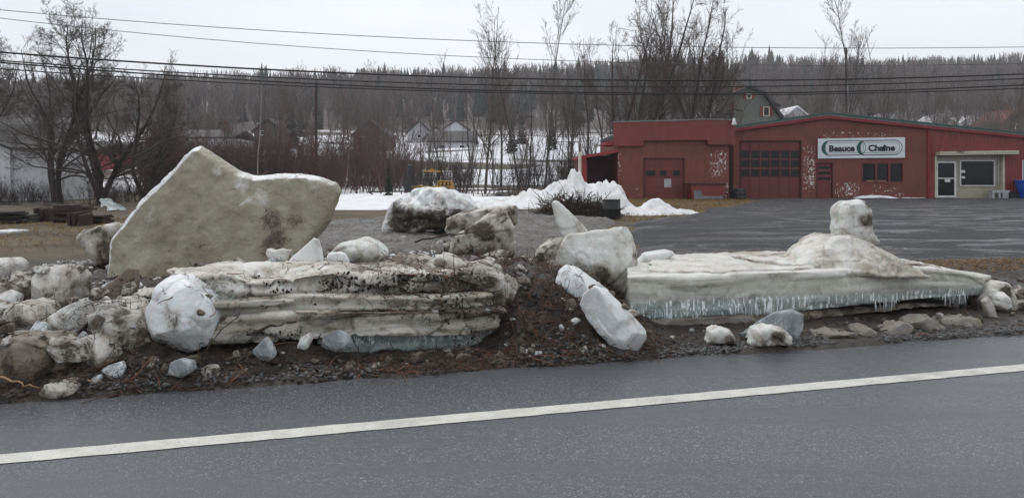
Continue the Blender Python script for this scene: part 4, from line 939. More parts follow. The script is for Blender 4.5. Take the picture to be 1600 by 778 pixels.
D = nrm(r.normal(size=(n, 3)) + np.array([0, 0, -.7])); D = nrm(D - N * np.sum(D * N, 1, keepdims=True) + N * .12); Q = [P + N * .003]
for k in range(4): D = nrm(D + .4 * r.normal(size=(n, 3)) - N * .06); Q.append(Q[-1] + D * (r.uniform(.02, .13, n) / 4)[:, None])
V, Fc = tubes(np.stack(Q, 1), r.uniform(.0008, .0026, n)[:, None] * np.linspace(1, .5, 5)[None], 3)
tag(link('hanging_roots', mesh_np('hanging_roots', V, Fc), M['root']), 'dark fine roots hanging over the layered slab', 'debris', kind='stuff')

# candled needle ice on the side of the long slab
r = np.random.default_rng(73); P = []; N = []
for k in range(1500):
    s_ = r.uniform(1.45, 5.3)
    p, nn = hit_front(s_, r.uniform(.20, .42))
    if p is not None and nn.z < .5 and -nn.y > .3 and .17 < p.z < .335 and sq(p.x, p.y)[1] > .78: P.append(p); N.append(nn)
P, N = np.array(P), np.array(N); ok = fbm(P * np.array([3, 3, 1]), 74, 3) > -.08; P, N = P[ok], N[ok]; n = len(P)
ln = (.02 + .15 * r.random(n) ** 1.6) * np.clip((P[:, 2] - .13) / .12, .2, 1); D = np.stack([r.normal(size=n) * .03, r.normal(size=n) * .02, np.full(n, -1.0)], 1)
Q = np.stack([P + N * .001, P + N * .004 + D * (ln * .45)[:, None], P + N * .001 + D * ln[:, None]], 1)
V, Fc = tubes(Q, (.0018 + .008 * r.random(n) ** 2)[:, None] * np.array([.5, 1, .3])[None], 4)
me = mesh_np('needle_ice', V, Fc, True); attr(me, 'dirt', np.full(len(V), -1.0)); attr(me, 'rind', np.zeros(len(V))); to_local(me, rs.location); link('needle_ice', me, M['needle'], rs)['kind'] = 'stuff'

def branch(label, pts, r, mat='root', cat='stick'):
    P = np.array([[W(*p) for p in pts]], float); m = P.shape[1]
    t = np.linspace(0, 1, m); tt = np.linspace(0, 1, 14); Q = np.stack([np.interp(tt, t, P[0, :, k]) for k in range(3)], 1)
    Q[1:-1] += .006 * np.random.default_rng(int(r * 1e5)).normal(size=(12, 3))
    V, Fc = tubes(Q[None], np.linspace(r, r * .55, 14)[None], 6)
    one('fallen_stick', mesh_np('fallen_stick', V, Fc, True), M[mat], label, cat)
branch('dark stick poking out of the layered slab', [(385, 522, 5.85), (425, 510, 5.9), (463, 502, 5.95)], .012)
branch('pale bent stick at the far left road edge', [(-10, 588, 5.2), (30, 598, 5.15), (62, 606, 5.12)], .009, 'straw')
branch('short pale stick above the flat grey chunk', [(102, 597, 5.25), (130, 593, 5.25), (160, 596, 5.25)], .008, 'straw')
branch('thin curved root rising right of the white faceted boulder', [(292, 590, 5.5), (315, 555, 5.5), (345, 515, 5.5), (375, 490, 5.55)], .006)
branch('brown branch lying on the heap by the brownish boulder', [(648, 378, 9.3), (690, 368, 9.3), (745, 362, 9.2)], .014)
branch('dark twig lying across the face of the layered slab', [(600, 460, 6.3), (640, 458, 6.25), (690, 470, 6.25)], .007)

# ================================================================== red garage
BD = 46.0
def BX(px): return (px - CX) * BD / F
def BZ(py): return HC + (HY - py) * BD / F
def cells(name, x0, x1, ztop, holes, y, mat, parent, peel=(), res=.12, z0=0.0):
    """front wall sheet at depth y with openings, plus a 'peel' attribute; ztop: function of x"""
    xs = set(np.arange(x0, x1, res).tolist()) | {x0, x1}; zs = set(np.arange(z0, 6.2, res).tolist())
    for hx0, hx1, hz0, hz1 in holes: xs |= {hx0, hx1}; zs |= {hz0, hz1}
    xs = np.array(sorted(xs)); zs = np.array(sorted(z for z in zs if z >= z0))
    V = []; Fs = []; idx = {}
    def vid(x, z):
        k = (round(x, 4), round(z, 4))
        if k not in idx: idx[k] = len(V); V.append((x, y, z))
        return idx[k]
    for i in range(len(xs) - 1):
        xa, xb = xs[i], xs[i + 1]; xm = (xa + xb) / 2
        for j in range(len(zs) - 1):
            za, zb = zs[j], zs[j + 1]; zm = (za + zb) / 2
            if any(h[0] < xm < h[1] and h[2] < zm < h[3] for h in holes): continue
            ta, tb = ztop(xa), ztop(xb)
            if za >= min(ta, tb): 
                continue
            Fs.append((vid(xa, za), vid(xb, za), vid(xb, min(zb, tb)), vid(xa, min(zb, ta))))
    me = bpy.data.meshes.new(name); me.from_pydata(V, [], Fs); me.update()
    A = np.array(V); pv = np.zeros(len(A))
    for (cx_, cz_, rx, rz_, st) in peel:
        pv = np.maximum(pv, st * (1 - sstep(.55, 1.0, np.maximum(np.abs(A[:, 0] - cx_) / rx, np.abs(A[:, 2] - cz_) / rz_))))
    attr(me, 'peel', pv); to_local(me, parent.location)
    return link(name, me, M[mat], parent)
def part(mb, name, mat, parent, up=None, smooth=False):
    """mesh in world coords placed under parent (and sub-parent)"""
    me = mb.mesh(name, smooth); root = up or parent; loc = np.array(parent.location)
    to_local(me, loc); return link(name, me, M[mat], root)
def ppeel(px0, px1, py0, py1, st): return ((BX(px0) + BX(px1)) / 2, (BZ(py0) + BZ(py1)) / 2, abs(BX(px1) - BX(px0)) / 2, abs(BZ(py1) - BZ(py0)) / 2, st)

shop = thing('red_workshop', 'long red painted workshop with low gable roof and green trim', 'building', (BX(1380), BD, 0))
XL, XR, XRD = BX(1146), BX(1700), BX(1291)
ZL, ZR, ZRD = BZ(203), BZ(224), BZ(184)
def ztop(x): return ZL + (ZRD - ZL) * (x - XL) / (XRD - XL) if x < XRD else ZRD + (ZR - ZRD) * (x - XRD) / (XR - XRD)
XM = BX(1450)
gd = (BX(1155.5), BX(1252.5), 0.0, BZ(219.5)); md = (BX(1275.5), BX(1301.5), 0.0, BZ(254)); tw = (BX(1346), BX(1412), BZ(286), BZ(253.5)); off = (BX(1460), BX(1569), 0.0, BZ(243))
cells('front_wall', XL, XM, ztop, [gd, md, tw], BD, 'red_wall', shop,
      peel=[ppeel(1250, 1278, 212, 312, 1.0), ppeel(1262, 1420, 203, 218, .8), ppeel(1298, 1350, 280, 312, .95), ppeel(1350, 1425, 284, 312, .8), ppeel(1300, 1330, 256, 280, .45), ppeel(1100, 1156, 240, 312, .6)])
# corrugated right half
xs = np.arange(XM, XR, .044); rib = (np.floor((xs - XM) / .088) % 2) * .035
V = []; Fs = []
for k, (x, r_) in enumerate(zip(xs, rib)): V += [(x, BD - .03 - r_, 0.05), (x, BD - .03 - r_, ztop(x))]
for k in range(len(xs) - 1):
    xm = (xs[k] + xs[k + 1]) / 2
    if off[0] < xm < off[1]:
        V += [(xs[k], BD - .03 - rib[k], off[3]), (xs[k + 1], BD - .03 - rib[k + 1], off[3])]; n = len(V); Fs.append((n - 2, n - 1, 2 * k + 3, 2 * k + 1))
    elif not (BX(1597) < xm < BX(1640) ): Fs.append((2 * k, 2 * k + 2, 2 * k + 3, 2 * k + 1))
    else:
        V += [(xs[k], BD - .03 - rib[k], BZ(251)), (xs[k + 1], BD - .03 - rib[k + 1], BZ(251))]; n = len(V); Fs.append((n - 2, n - 1, 2 * k + 3, 2 * k + 1))
me = bpy.data.meshes.new('corrugated_wall'); me.from_pydata(V, [], Fs); me.update(); attr(me, 'peel', np.zeros(len(V))); to_local(me, shop.location); link('corrugated_wall', me, M['red_metal'], shop)['label'] = 'bright red corrugated metal right half of the front'
part(MB().box(XM - .06, XM + .03, BD - .08, BD - .012, 0, ztop(XM) - .1), 'corner_trim', 'red_plain', shop)
# shell
part(MB().box(XL, XL + .2, BD + .02, BD + 16, 0, ZL - .05), 'side_wall', 'red_wall', shop); part(MB().box(XR - .2, XR, BD + .02, BD + 16, 0, ZR - .05), 'side_wall', 'red_wall', shop)
part(MB().prism([(XL, 0), (XR, 0), (XR, ZR), (XRD, ZRD), (XL, ZL)], BD + 15.8, BD + 16), 'rear_wall', 'red_dark', shop)
part(MB().prism([(XL - .25, ZL + .02), (XRD, ZRD + .10), (XR + .3, ZR + .02), (XR + .3, ZR + .12), (XRD, ZRD + .22), (XL - .25, ZL + .13)], BD - .25, BD + 16.3), 'roof', 'galv', shop)
part(MB().prism([(XL - .27, ZL + .09), (XRD, ZRD + .19), (XR + .32, ZR + .09), (XR + .32, ZR + .19), (XRD, ZRD + .31), (XL - .27, ZL + .17)], BD - .30, BD - .253), 'drip_edge', 'green_trim', shop)
part(MB().prism([(XL - .2, ZL - .14), (XRD, ZRD - .06), (XR + .3, ZR - .14), (XR + .3, ZR + .085), (XRD, ZRD + .185), (XL - .2, ZL + .085)], BD - .24, BD - .19), 'fascia', 'red_plain', shop)
part(MB().box(XL, XR, BD + .45, BD + .5, 0, 3.3), 'dark_backing', 'black', shop)  # black sheet added behind the openings, stands in for the dark interior
# overhead door of many panels
def frame(x0, x1, z0, z1, y, w_, t, name, mat, parent, up=None, sill=True):
    b = MB().box(x0, x0 + w_, y - t, y + .12, z0, z1).box(x1 - w_, x1, y - t, y + .12, z0, z1).box(x0 + w_, x1 - w_, y - t, y + .12, z1 - w_, z1)
    if sill: b.box(x0 + w_, x1 - w_, y - t, y + .12, z0, z0 + w_)
    return part(b, name, mat, parent, up)
fr = frame(gd[0], gd[1], gd[2], gd[3], BD, .07, .02, 'door_frame', 'red_dark', shop, sill=False)
dl = part(MB().box(gd[0] + .07, gd[1] - .07, BD + .10, BD + .14, 0, gd[3] - .07), 'overhead_door', 'red_door', shop)
rows = [(BZ(235), BZ(222), 'p'), (BZ(247.5), BZ(236), 'g'), (BZ(261.5), BZ(250), 'g'), (BZ(276), BZ(264.5), 'g'), (BZ(291), BZ(278.5), 'p'), (BZ(305.5), BZ(293), 'p')]
cw = (gd[1] - gd[0] - .14) / 6
for z0, z1, kd in rows:
    for c in range(6):
        a0 = gd[0] + .07 + c * cw + .045; a1 = a0 + cw - .09
        if kd == 'p': part(MB().box(a0, a1, BD + .075, BD + .098, z0 + .03, z1 - .03), 'panel', 'red_door', shop, dl)
        else: part(MB().box(a0, a1, BD + .088, BD + .098, z0, z1), 'pane', 'glass', shop, dl)
for c in range(1, 6): part(MB().box(gd[0] + .07 + c * cw - .035, gd[0] + .07 + c * cw + .035, BD + .07, BD + .097, .1, gd[3] - .1), 'stile', 'red_door', shop, dl)
# small door with slit lights
frame(md[0], md[1], md[2], md[3], BD, .06, .02, 'door_frame', 'red_dark', shop, sill=False)
dl = part(MB().box(md[0] + .06, md[1] - .06, BD + .06, BD + .10, 0.02, md[3] - .06), 'walk_door', 'red_door', shop)
for py in (261, 269.5, 278): part(MB().box(md[0] + .14, md[1] - .14, BD + .045, BD + .058, BZ(py + 3), BZ(py - 1)), 'pane', 'glass', shop, dl)
part(MB().box(md[1] - .16, md[1] - .11, BD + .02, BD + .058, .95, 1.05), 'handle', 'galv', shop, dl)
# triple window
wn = frame(tw[0], tw[1], tw[2], tw[3], BD, .09, .03, 'window_frame', 'red_door', shop)
for k in range(3):
    w3 = (tw[1] - tw[0] - .18) / 3; a0 = tw[0] + .09 + k * w3
    part(MB().box(a0 + .05, a0 + w3 - .05, BD + .05, BD + .065, tw[2] + .09, tw[3] - .09), 'pane', 'glass', shop, wn)
    if k: part(MB().box(a0 - .06, a0 + .06, BD - .02, BD + .10, tw[2] + .09, tw[3] - .09), 'mullion', 'red_door', shop, wn)
part(MB().box(tw[0] + .3, tw[0] + 1.5, BD + .035, BD + .048, tw[2] + .09, tw[2] + .16), 'window_litter', 'straw', shop, wn)
# office front under the awning
y1 = BD + .10
part(MB().box(off[0], off[1], y1 + .02, y1 + .12, 0, off[3]), 'office_wall', 'tan', shop)
part(MB().box(off[0], off[0] + .12, BD - .06, y1 + .018, 0, off[3]), 'jamb', 'cream', shop); part(MB().box(off[1] - .12, off[1], BD - .06, y1 + .018, 0, off[3]), 'jamb', 'cream', shop)
for px in (1557, 1561, 1565): part(MB().box(BX(px) - .03, BX(px) + .03, y1 - .04, y1 + .018, .5, off[3]), 'rib', 'tan', shop)
da, db, dt = BX(1463.5), BX(1495), BZ(252.5)
od = part(MB().box(da, da + .11, y1 - .05, y1 + .018, .06, dt).box(db - .11, db, y1 - .05, y1 + .018, .06, dt).box(da + .11, db - .11, y1 - .05, y1 + .018, dt - .09, dt).box(da + .11, db - .11, y1 - .05, y1 + .018, .06, .17).box(da + .11, db - .11, y1 - .04, y1 + .01, BZ(279.5), BZ(278)), 'glass_door', 'white_paint', shop)
part(MB().box(da + .11, db - .11, y1 - .02, y1 - .005, .17, BZ(280)), 'pane', 'glass', shop, od); part(MB().box(da + .11, db - .11, y1 - .02, y1 - .005, BZ(277.6), dt - .09), 'pane', 'glass', shop, od)
part(MB().box(BX(1477.5), BX(1486), y1 - .03, y1 - .022, BZ(284.5), BZ(279.8)), 'paper_notice', 'white_paint', shop, od)
wa, wb, w0, w1 = BX(1501), BX(1555.5), BZ(291), BZ(250.5)
ow = frame(wa, wb, w0, w1, y1 - .03, .06, .02, 'office_window', 'white_paint', shop)
part(MB().box(wa + .06, wb - .06, y1 - .02, y1 + .0, w0 + .06, w1 - .06), 'pane', 'glass', shop, ow)
part(MB().box(BX(1503), BX(1509), y1 - .03, y1 - .022, BZ(270), BZ(266)), 'paper_notice', 'white_paint', shop, ow); part(MB().box(BX(1503.5), BX(1509), y1 - .03, y1 - .022, BZ(279), BZ(275.5)), 'paper_notice', 'white_paint', shop, ow)
aw = part(MB().prism([(BX(1461), BZ(243)), (BX(1583), BZ(241.5)), (BX(1583), BZ(235.5)), (BX(1461), BZ(237.5))], BD - .55, BD - .06), 'awning', 'cream', shop)
part(MB().box(BX(1461.3), BX(1582.7), BD - .565, BD - .553, BZ(240.3), BZ(239.6)), 'awning_seam', 'tan', shop, aw)
part(MB().box(BX(1597), BX(1640), BD + .02, BD + .08, 0, BZ(251)), 'side_doorway', 'glass', shop); part(MB().box(BX(1596), BX(1597.6), BD - .10, BD + .1, 0, BZ(250)), 'door_trim', 'white_paint', shop)
part(MB().bar((BX(1456), BD - .05, BZ(268)), (BX(1456), BD - .05, BZ(222)), .03), 'downpipe', 'red_plain', shop)

def letters(txt, x0, x1, z0, h, y, mat, parent, up, name='lettering', fat=.012, tilt=0.0):
    cu = bpy.data.curves.new('t', 'FONT'); cu.body = txt; cu.offset = fat; cu.extrude = .01; cu.resolution_u = 3
    ob = bpy.data.objects.new('t', cu); COL.objects.link(ob)
    dg = bpy.context.evaluated_depsgraph_get(); me = bpy.data.meshes.new_from_object(ob.evaluated_get(dg)); bpy.data.objects.remove(ob)
    n = len(me.vertices); a = np.empty(n * 3, np.float32); me.vertices.foreach_get('co', a); a = a.reshape(-1, 3)
    cap = .73; lo = a.min(0); hi = a.max(0); X = (a[:, 0] - lo[0]) / (hi[0] - lo[0]) * (x1 - x0) + x0; Z = z0 + a[:, 1] / cap * h + tilt * (X - x0)
    Vn = np.stack([X, y - a[:, 2] * .3, Z], 1) - np.array(parent.location)
    me.vertices.foreach_set('co', Vn.astype(np.float32).ravel()); me.update(); me.name = name; me.materials.clear()
    return link(name, me, M[mat], up)
letters('192', BX(1487), BX(1497.5), BZ(239.8), .15, BD - .57, 'sign_ink', shop, aw, 'house_number', .02)

# sign with two chain links
SY = BD - .12; TL = .0165                                   # the board hangs a little crooked
sg = thing('shop_sign', 'white signboard with two green chain links reading Beauce Chaîne', 'sign', (BX(1345), SY, BZ(248)))
def st(x): return TL * (x - BX(1277))
sx0, sx1 = BX(1277), BX(1412.5)
part(MB().prism([(sx0, BZ(248)), (sx1, BZ(248) + st(sx1) * .6), (sx1, BZ(217) + st(sx1)), (sx0, BZ(217))], SY, SY + .07), 'board', 'sign_white', sg)
def stadium(cx0, cx1, cz, r, inset=0.0, n=28):
    out = []
    for k in range(n): a = math.pi / 2 + math.pi * k / (n - 1); out.append((cx0 + (r - inset) * math.cos(a), cz + (r - inset) * math.sin(a)))
    for k in range(n): a = -math.pi / 2 + math.pi * k / (n - 1); out.append((cx1 + (r - inset) * math.cos(a), cz + (r - inset) * math.sin(a)))
    return out
def ringmesh(o_, i_, y):
    n = len(o_); V = [(x, y, z + st(x)) for x, z in o_] + [(x, y, z + st(x)) for x, z in i_]
    return MB().add(V, [(k, (k + 1) % n, (k + 1) % n + n, k + n) for k in range(n)])
def chain_link(pxa, pxb, pya, pyb, y):
    r = (BZ(pya) - BZ(pyb)) / 2; cz = (BZ(pya) + BZ(pyb)) / 2; c0 = BX(pxa) + r; c1 = BX(pxb) - r; n = 28
    o_ = stadium(c0, c1, cz, r); i_ = []
    for k, (x, z) in enumerate(o_):
        if k < n: a = math.pi / 2 + math.pi * k / (n - 1); wd = .05 + .20 * max(0, -math.cos(a)) ** 1.3; cc = c0
        else: a = -math.pi / 2 + math.pi * (k - n) / (n - 1); wd = .05 - .02 * max(0, math.cos(a)); cc = c1
        i_.append((cc + (r - wd) * math.cos(a), cz + (r - wd) * math.sin(a)))
    lk = part(ringmesh(o_, i_, y), 'chain_link', 'sign_green', sg)
    part(ringmesh(stadium(c0, c1, cz, r, .135), stadium(c0, c1, cz, r, .155), y - .002), 'inner_line', 'sign_green', sg, lk)
chain_link(1282.2, 1351.5, 220.2, 244.0, SY - .006); chain_link(1337, 1408, 220.7, 244.4, SY - .012)
letters('Beauce', BX(1294), BX(1334), BZ(237.3) + st(BX(1294)), .37, SY - .016, 'sign_ink', sg, sg, fat=.045, tilt=TL)
letters('Chaîne', BX(1355), BX(1397), BZ(237.6) + st(BX(1355)), .37, SY - .016, 'sign_ink', sg, sg, fat=.045, tilt=TL)

# small flat-roofed garage on the left
GD = 44.6
def GX(px): return (px - CX) * GD / F
def GZ(py): return HC + (HY - py) * GD / F
gar = thing('flat_garage', 'small flat-roofed red garage with a glossy red parapet', 'building', (GX(1050), GD, 0))
ga, gb = GX(965.5), GX(1139); hd = (GX(1005), GX(1070), 0, GZ(247))
gl = lambda a, b_, c, d_, s_: ((GX(a) + GX(b_)) / 2, (GZ(c) + GZ(d_)) / 2, abs(GX(b_) - GX(a)) / 2, abs(GZ(d_) - GZ(c)) / 2, s_)
cells('front_wall', ga, gb, lambda x: GZ(215), [hd], GD, 'red_wall', gar, peel=[gl(1102, 1142, 228, 285, .95), gl(1118, 1142, 280, 316, .95), gl(962, 972, 226, 285, .9), gl(985, 1003, 285, 312, .6), gl(970, 1000, 230, 236, .6)])
part(MB().box(ga, ga + .2, GD + .01, GD + 9, 0, GZ(215)), 'side_wall', 'red_wall', gar); part(MB().box(gb - .2, gb, GD + .01, GD + 1.3, 0, GZ(215)), 'side_wall', 'red_wall', gar)
part(MB().box(ga + .2, gb - .2, GD + .5, GD + .55, 0, 2.6), 'dark_backing', 'black', gar)  # added black sheet: darkness inside the garage put into its colour
part(MB().box(ga + .01, gb + .2, GD + .1, GD + 9, GZ(214), GZ(208)), 'roof', 'roof_dark', gar)
pa, pb = GX(958.5), GX(1146.5)
pz = part(MB().prism([(pa, GZ(228.5)), (GX(1004), GZ(228.5)), (GX(1004), GZ(220.5)), (GX(1104), GZ(219)), (GX(1104), GZ(226.5)), (pb, GZ(226.5)), (pb, GZ(189)), (GX(1100), GZ(188)), (GX(1040), GZ(190.5)), (pa, GZ(192))], GD - .28, GD - .02), 'parapet', 'red_parapet', gar)
part(MB().prism([(pa - .03, GZ(191.8)), (GX(1040), GZ(190.3)), (GX(1100), GZ(187.8)), (pb + .03, GZ(188.8)), (pb + .03, GZ(187.2)), (GX(1100), GZ(186)), (GX(1040), GZ(188.5)), (pa - .03, GZ(190.2))], GD - .33, GD + .02), 'coping', 'galv', gar, pz)
frame(hd[0], hd[1], hd[2], hd[3], GD, .06, .02, 'door_frame', 'red_dark', gar, sill=False)
dl = part(MB().box(hd[0] + .06, hd[1] - .06, GD + .08, GD + .12, 0, hd[3] - .06), 'garage_door', 'red_door', gar)
for z0, z1 in ((258, 249.5), (292, 281), (303, 293.5), (312, 304.5)):
    part(MB().box(hd[0] + .1, hd[1] - .1, GD + .055, GD + .078, GZ(z0), GZ(z1)), 'panel', 'red_door', gar, dl)
for a0, a1 in ((1008, 1025), (1030.5, 1043), (1050.5, 1063.5)):
    sf = part(MB().box(GX(a0) - .05, GX(a1) + .05, GD + .05, GD + .078, GZ(276.5), GZ(264.5)), 'sash', 'red_door', gar, dl)
    part(MB().box(GX(a0 + 1), GX(a1 - 1), GD + .035, GD + .048, GZ(274.5), GZ(266.5)), 'pane', 'glass', gar, dl)
part(MB().box(GX(1038), GX(1049), GD + .03, GD + .05, GZ(293), GZ(279.5)), 'grey_notice', 'concrete', gar, dl)
# lean-to
lt = thing('lean_to_shed', 'red lean-to shed with sloping roof left of the flat garage', 'shed', (GX(935), GD, 0))
part(MB().prism([(GX(905), GZ(244)), (GX(966), GZ(234)), (GX(966), GZ(238)), (GX(905), GZ(248.5))], GD - .15, GD + 5), 'roof', 'red_plain', lt)
part(MB().prism([(GX(945), GZ(222)), (GX(960), GZ(219.5)), (GX(960), GZ(228)), (GX(945), GZ(227))], GD - .1, GD + 2), 'upper_eave', 'red_plain', lt)
part(MB().box(GX(908), GX(917), GD + .05, GD + .12, 0, GZ(247)), 'front_board', 'red_plain', lt); part(MB().box(GX(907), GX(909), GD + .13, GD + 5, 0, GZ(247)), 'side_wall', 'red_dark', lt)
part(MB().box(GX(908), GX(965), GD + 2.5, GD + 2.6, 0, GZ(242)), 'rear_wall', 'red_dark', lt)
part(MB().bar((GX(905.5), GD - .25, -.1), (GX(905.5), GD - .25, GZ(238)), .10, 8), 'post', 'cream', lt); part(MB().bar((GX(905.5), GD - .25, GZ(238)), (GX(905.5), GD - .25, GZ(217)), .06, 8, .04), 'rusty_post_top', 'rust', lt)
# bits on and around the garage
lm = thing('wall_lamp', 'white barn lamp on the corner between garage and workshop', 'lamp', (GX(1143), GD - .5, GZ(197)))
part(MB().lathe((GX(1143), GD - .5, GZ(197)), [(.13, 0), (.15, .08), (.10, .20), (.07, .38), (.03, .42)]), 'shade', 'lamp_white', lm, smooth=True)
part(MB().bar((GX(1143), GD - .5, GZ(187)), (GX(1142), GD - .2, GZ(180)), .025), 'arm', 'black', lm)
mp_ = thing('service_mast', 'reddish service mast with dark bracket on the garage roof corner', 'mast', (GX(1147.5), GD + .3, GZ(205)))
part(MB().bar((GX(1147.5), GD + .3, GZ(205)), (GX(1147.5), GD + .3, GZ(160)), .05), 'mast', 'red_dark', mp_)
part(MB().bar((GX(1139), GD + .3, GZ(172)), (GX(1149), GD + .3, GZ(172)), .03).bar((GX(1149), GD + .3, GZ(170)), (GX(1163), GD + .3, GZ(173)), .04), 'bracket', 'black', mp_)
ch = thing('brick_chimney', 'short brick chimney with dark cap behind the garage parapet', 'chimney', (GX(1158), GD + 2.5, GZ(210)))
part(MB().box(GX(1149), GX(1165), GD + 2.5, GD + 3, GZ(212), GZ(187)), 'stack', 'brick', ch); part(MB().box(GX(1151), GX(1164), GD + 2.45, GD + 3.05, GZ(186.5), GZ(182)).bar((GX(1153), GD + 2.6, GZ(186)), (GX(1153), GD + 2.6, GZ(174)), .03).bar((GX(1162), GD + 2.6, GZ(186)), (GX(1162), GD + 2.6, GZ(174)), .03).box(GX(1150), GX(1166), GD + 2.4, GD + 3.1, GZ(174), GZ(172.5)), 'cap', 'black', ch)
rb = thing('red_bin', 'red metal bin with grey base below the garage wall', 'bin', (GX(1097), GD - 1, 0))
part(MB().prism([(GX(1073.5), .05), (GX(1119), .05), (GX(1120), GZ(288)), (GX(1070), GZ(288))], GD - 1.5, GD - .3), 'body', 'red_parapet', rb); part(MB().prism([(GX(1069), GZ(288)), (GX(1122), GZ(288)), (GX(1122), GZ(286)), (GX(1069), GZ(286))], GD - 1.6, GD - .2), 'lid', 'red_dark', rb); part(MB().prism([(GX(1075), .06), (GX(1118.5), .06), (GX(1118.5), GZ(305)), (GX(1088), GZ(305)), (GX(1086), GZ(297)), (GX(1075), GZ(297))], GD - 1.53, GD - 1.505), 'worn_plate', 'galv', rb)
one('tyre_stack', MB().lathe((GX(1150), GD - .6, 0), [(.3, .02), (.42, .08), (.42, .2), (.36, .25), (.42, .3), (.40, .42), (.33, .48), (.36, .52), (.3, .62), (.15, .63)]).mesh('tyre_stack', True), M['black'], 'black tyres piled at the corner of the big overhead door', 'tyres')
bb = thing('black_barrel', 'black plastic barrel standing by the brush pile', 'barrel', (3.85, 25.4, 0))
part(MB().lathe((3.30, 25.4, 0), [(.28, 0), (.30, .05), (.29, .3), (.31, .32), (.29, .36), (.28, .58), (.25, .62)]), 'drum', 'black', bb, smooth=True); part(MB().lathe((3.30, 25.4, .6), [(.29, 0), (.29, .04), (.1, .05)]), 'rim', 'black', bb)
bt = thing('blue_tub', 'blue plastic tub at the right end of the workshop', 'tub', (BX(1598), BD - .8, 0))
part(MB().lathe((BX(1597), BD - .8, 0), [(.58, 0.02), (.64, .1), (.78, .88), (.80, 1.0)], 20), 'body', 'blue', bt, smooth=True); part(MB().lathe((BX(1597), BD - .8, 1.0), [(.80, 0), (.84, .02), (.84, .09), (.80, .1)], 20), 'rim', 'blue', bt)
cb = thing('concrete_block', 'pale hollow concrete block below the office window', 'block', (BX(1554), BD - .4, 0))
part(MB().box(BX(1541), BX(1568), BD - .6, BD - .25, BZ(301), BZ(297)).box(BX(1541), BX(1544), BD - .6, BD - .25, .02, BZ(301)).box(BX(1551), BX(1553.5), BD - .6, BD - .25, .02, BZ(301)).box(BX(1557), BX(1566), BD - .6, BD - .25, .02, BZ(301)), 'shell', 'concrete', cb)
one('black_box', MB().prism([(BX(1566), .03), (BX(1582), .03), (BX(1581), BZ(301)), (BX(1567), BZ(301))], BD - .75, BD - .35).box(BX(1567), BX(1581), BD - .78, BD - .32, BZ(301) + .003, BZ(300)).mesh('black_box'), M['black'], 'low black box between concrete block and blue tub', 'box')

# ================================================================== houses
def house(name, label, px, d, wpx, eave_py, ridge_py, base_z, depth, wall, roof, gable='front', windows=(), chimney=None, snowroof=False, over=.35):
    x0 = (px - wpx / 2 - CX) * d / F; x1 = (px + wpx / 2 - CX) * d / F; xm = (x0 + x1) / 2
    ze = HC + (HY - eave_py) * d / F; zr = HC + (HY - ridge_py) * d / F
    h = thing(name, label, 'house', (xm, d, base_z))
    if gable == 'front':
        part(MB().prism([(x0, base_z - 1), (x1, base_z - 1), (x1, ze), (xm, zr), (x0, ze)], d, d + depth), 'wall', wall, h)
        t = .22; o_ = over
        part(MB().prism([(x0 - o_, ze - o_ * .5), (xm, zr + .02), (xm, zr + t + .1), (x0 - o_, ze - o_ * .5 + t)], d - o_, d + depth + o_).prism([(xm, zr + .02), (x1 + o_, ze - o_ * .5), (x1 + o_, ze - o_ * .5 + t), (xm, zr + t + .1)], d - o_, d + depth + o_), 'roof', 'snow' if snowroof else roof, h)
        if snowroof: part(MB().prism([(x0 - o_, ze - o_ * .5 - .1), (xm, zr - .1), (x1 + o_, ze - o_ * .5 - .1), (x1 + o_, ze - o_ * .5 - .003), (xm, zr + .017), (x0 - o_, ze - o_ * .5 - .003)], d - o_ + .05, d + depth + o_ - .05), 'roof_deck', roof, h)
    else:
        part(MB().box(x0, x1, d, d + depth, base_z - 1, ze), 'wall', wall, h)
        V = [(x0 - over, d - over, ze - .1), (x1 + over, d - over, ze - .1), (x1 + over, d + depth / 2, zr), (x0 - over, d + depth / 2, zr), (x0 - over, d + depth + over, ze - .1), (x1 + over, d + depth + over, ze - .1)]
        V += [(a, b_, c + .25) for a, b_, c in V]
        part(MB().add(V, [(0, 1, 2, 3), (3, 2, 5, 4), (6, 9, 8, 7), (9, 10, 11, 8), (0, 6, 7, 1), (4, 5, 11, 10), (0, 3, 9, 6), (3, 4, 10, 9), (1, 7, 8, 2), (2, 8, 11, 5)]), 'roof', 'snow' if snowroof else roof, h)
    for (wx, wy, ww, wh) in windows:
        a0 = (wx - ww / 2 - CX) * d / F; a1 = (wx + ww / 2 - CX) * d / F; b0 = HC + (HY - wy - wh / 2) * d / F; b1 = HC + (HY - wy + wh / 2) * d / F
        f_ = part(MB().box(a0, a1, d - .08, d - .01, b0, b1), 'window', 'white_paint', h); g = .14 * min(a1 - a0, b1 - b0)
        part(MB().box(a0 + g, a1 - g, d - .10, d - .083, b0 + g, b1 - g), 'pane', 'glass', h, f_)
    if chimney:
        cxm = (chimney[0] - CX) * d / F; cz = HC + (HY - chimney[1]) * d / F; part(MB().box(cxm - .35, cxm + .35, d + depth * .4, d + depth * .4 + .7, ze, cz), 'chimney', 'brick', h)
    return h
def tz(x, y): return float(ground_z(x, y)[0])
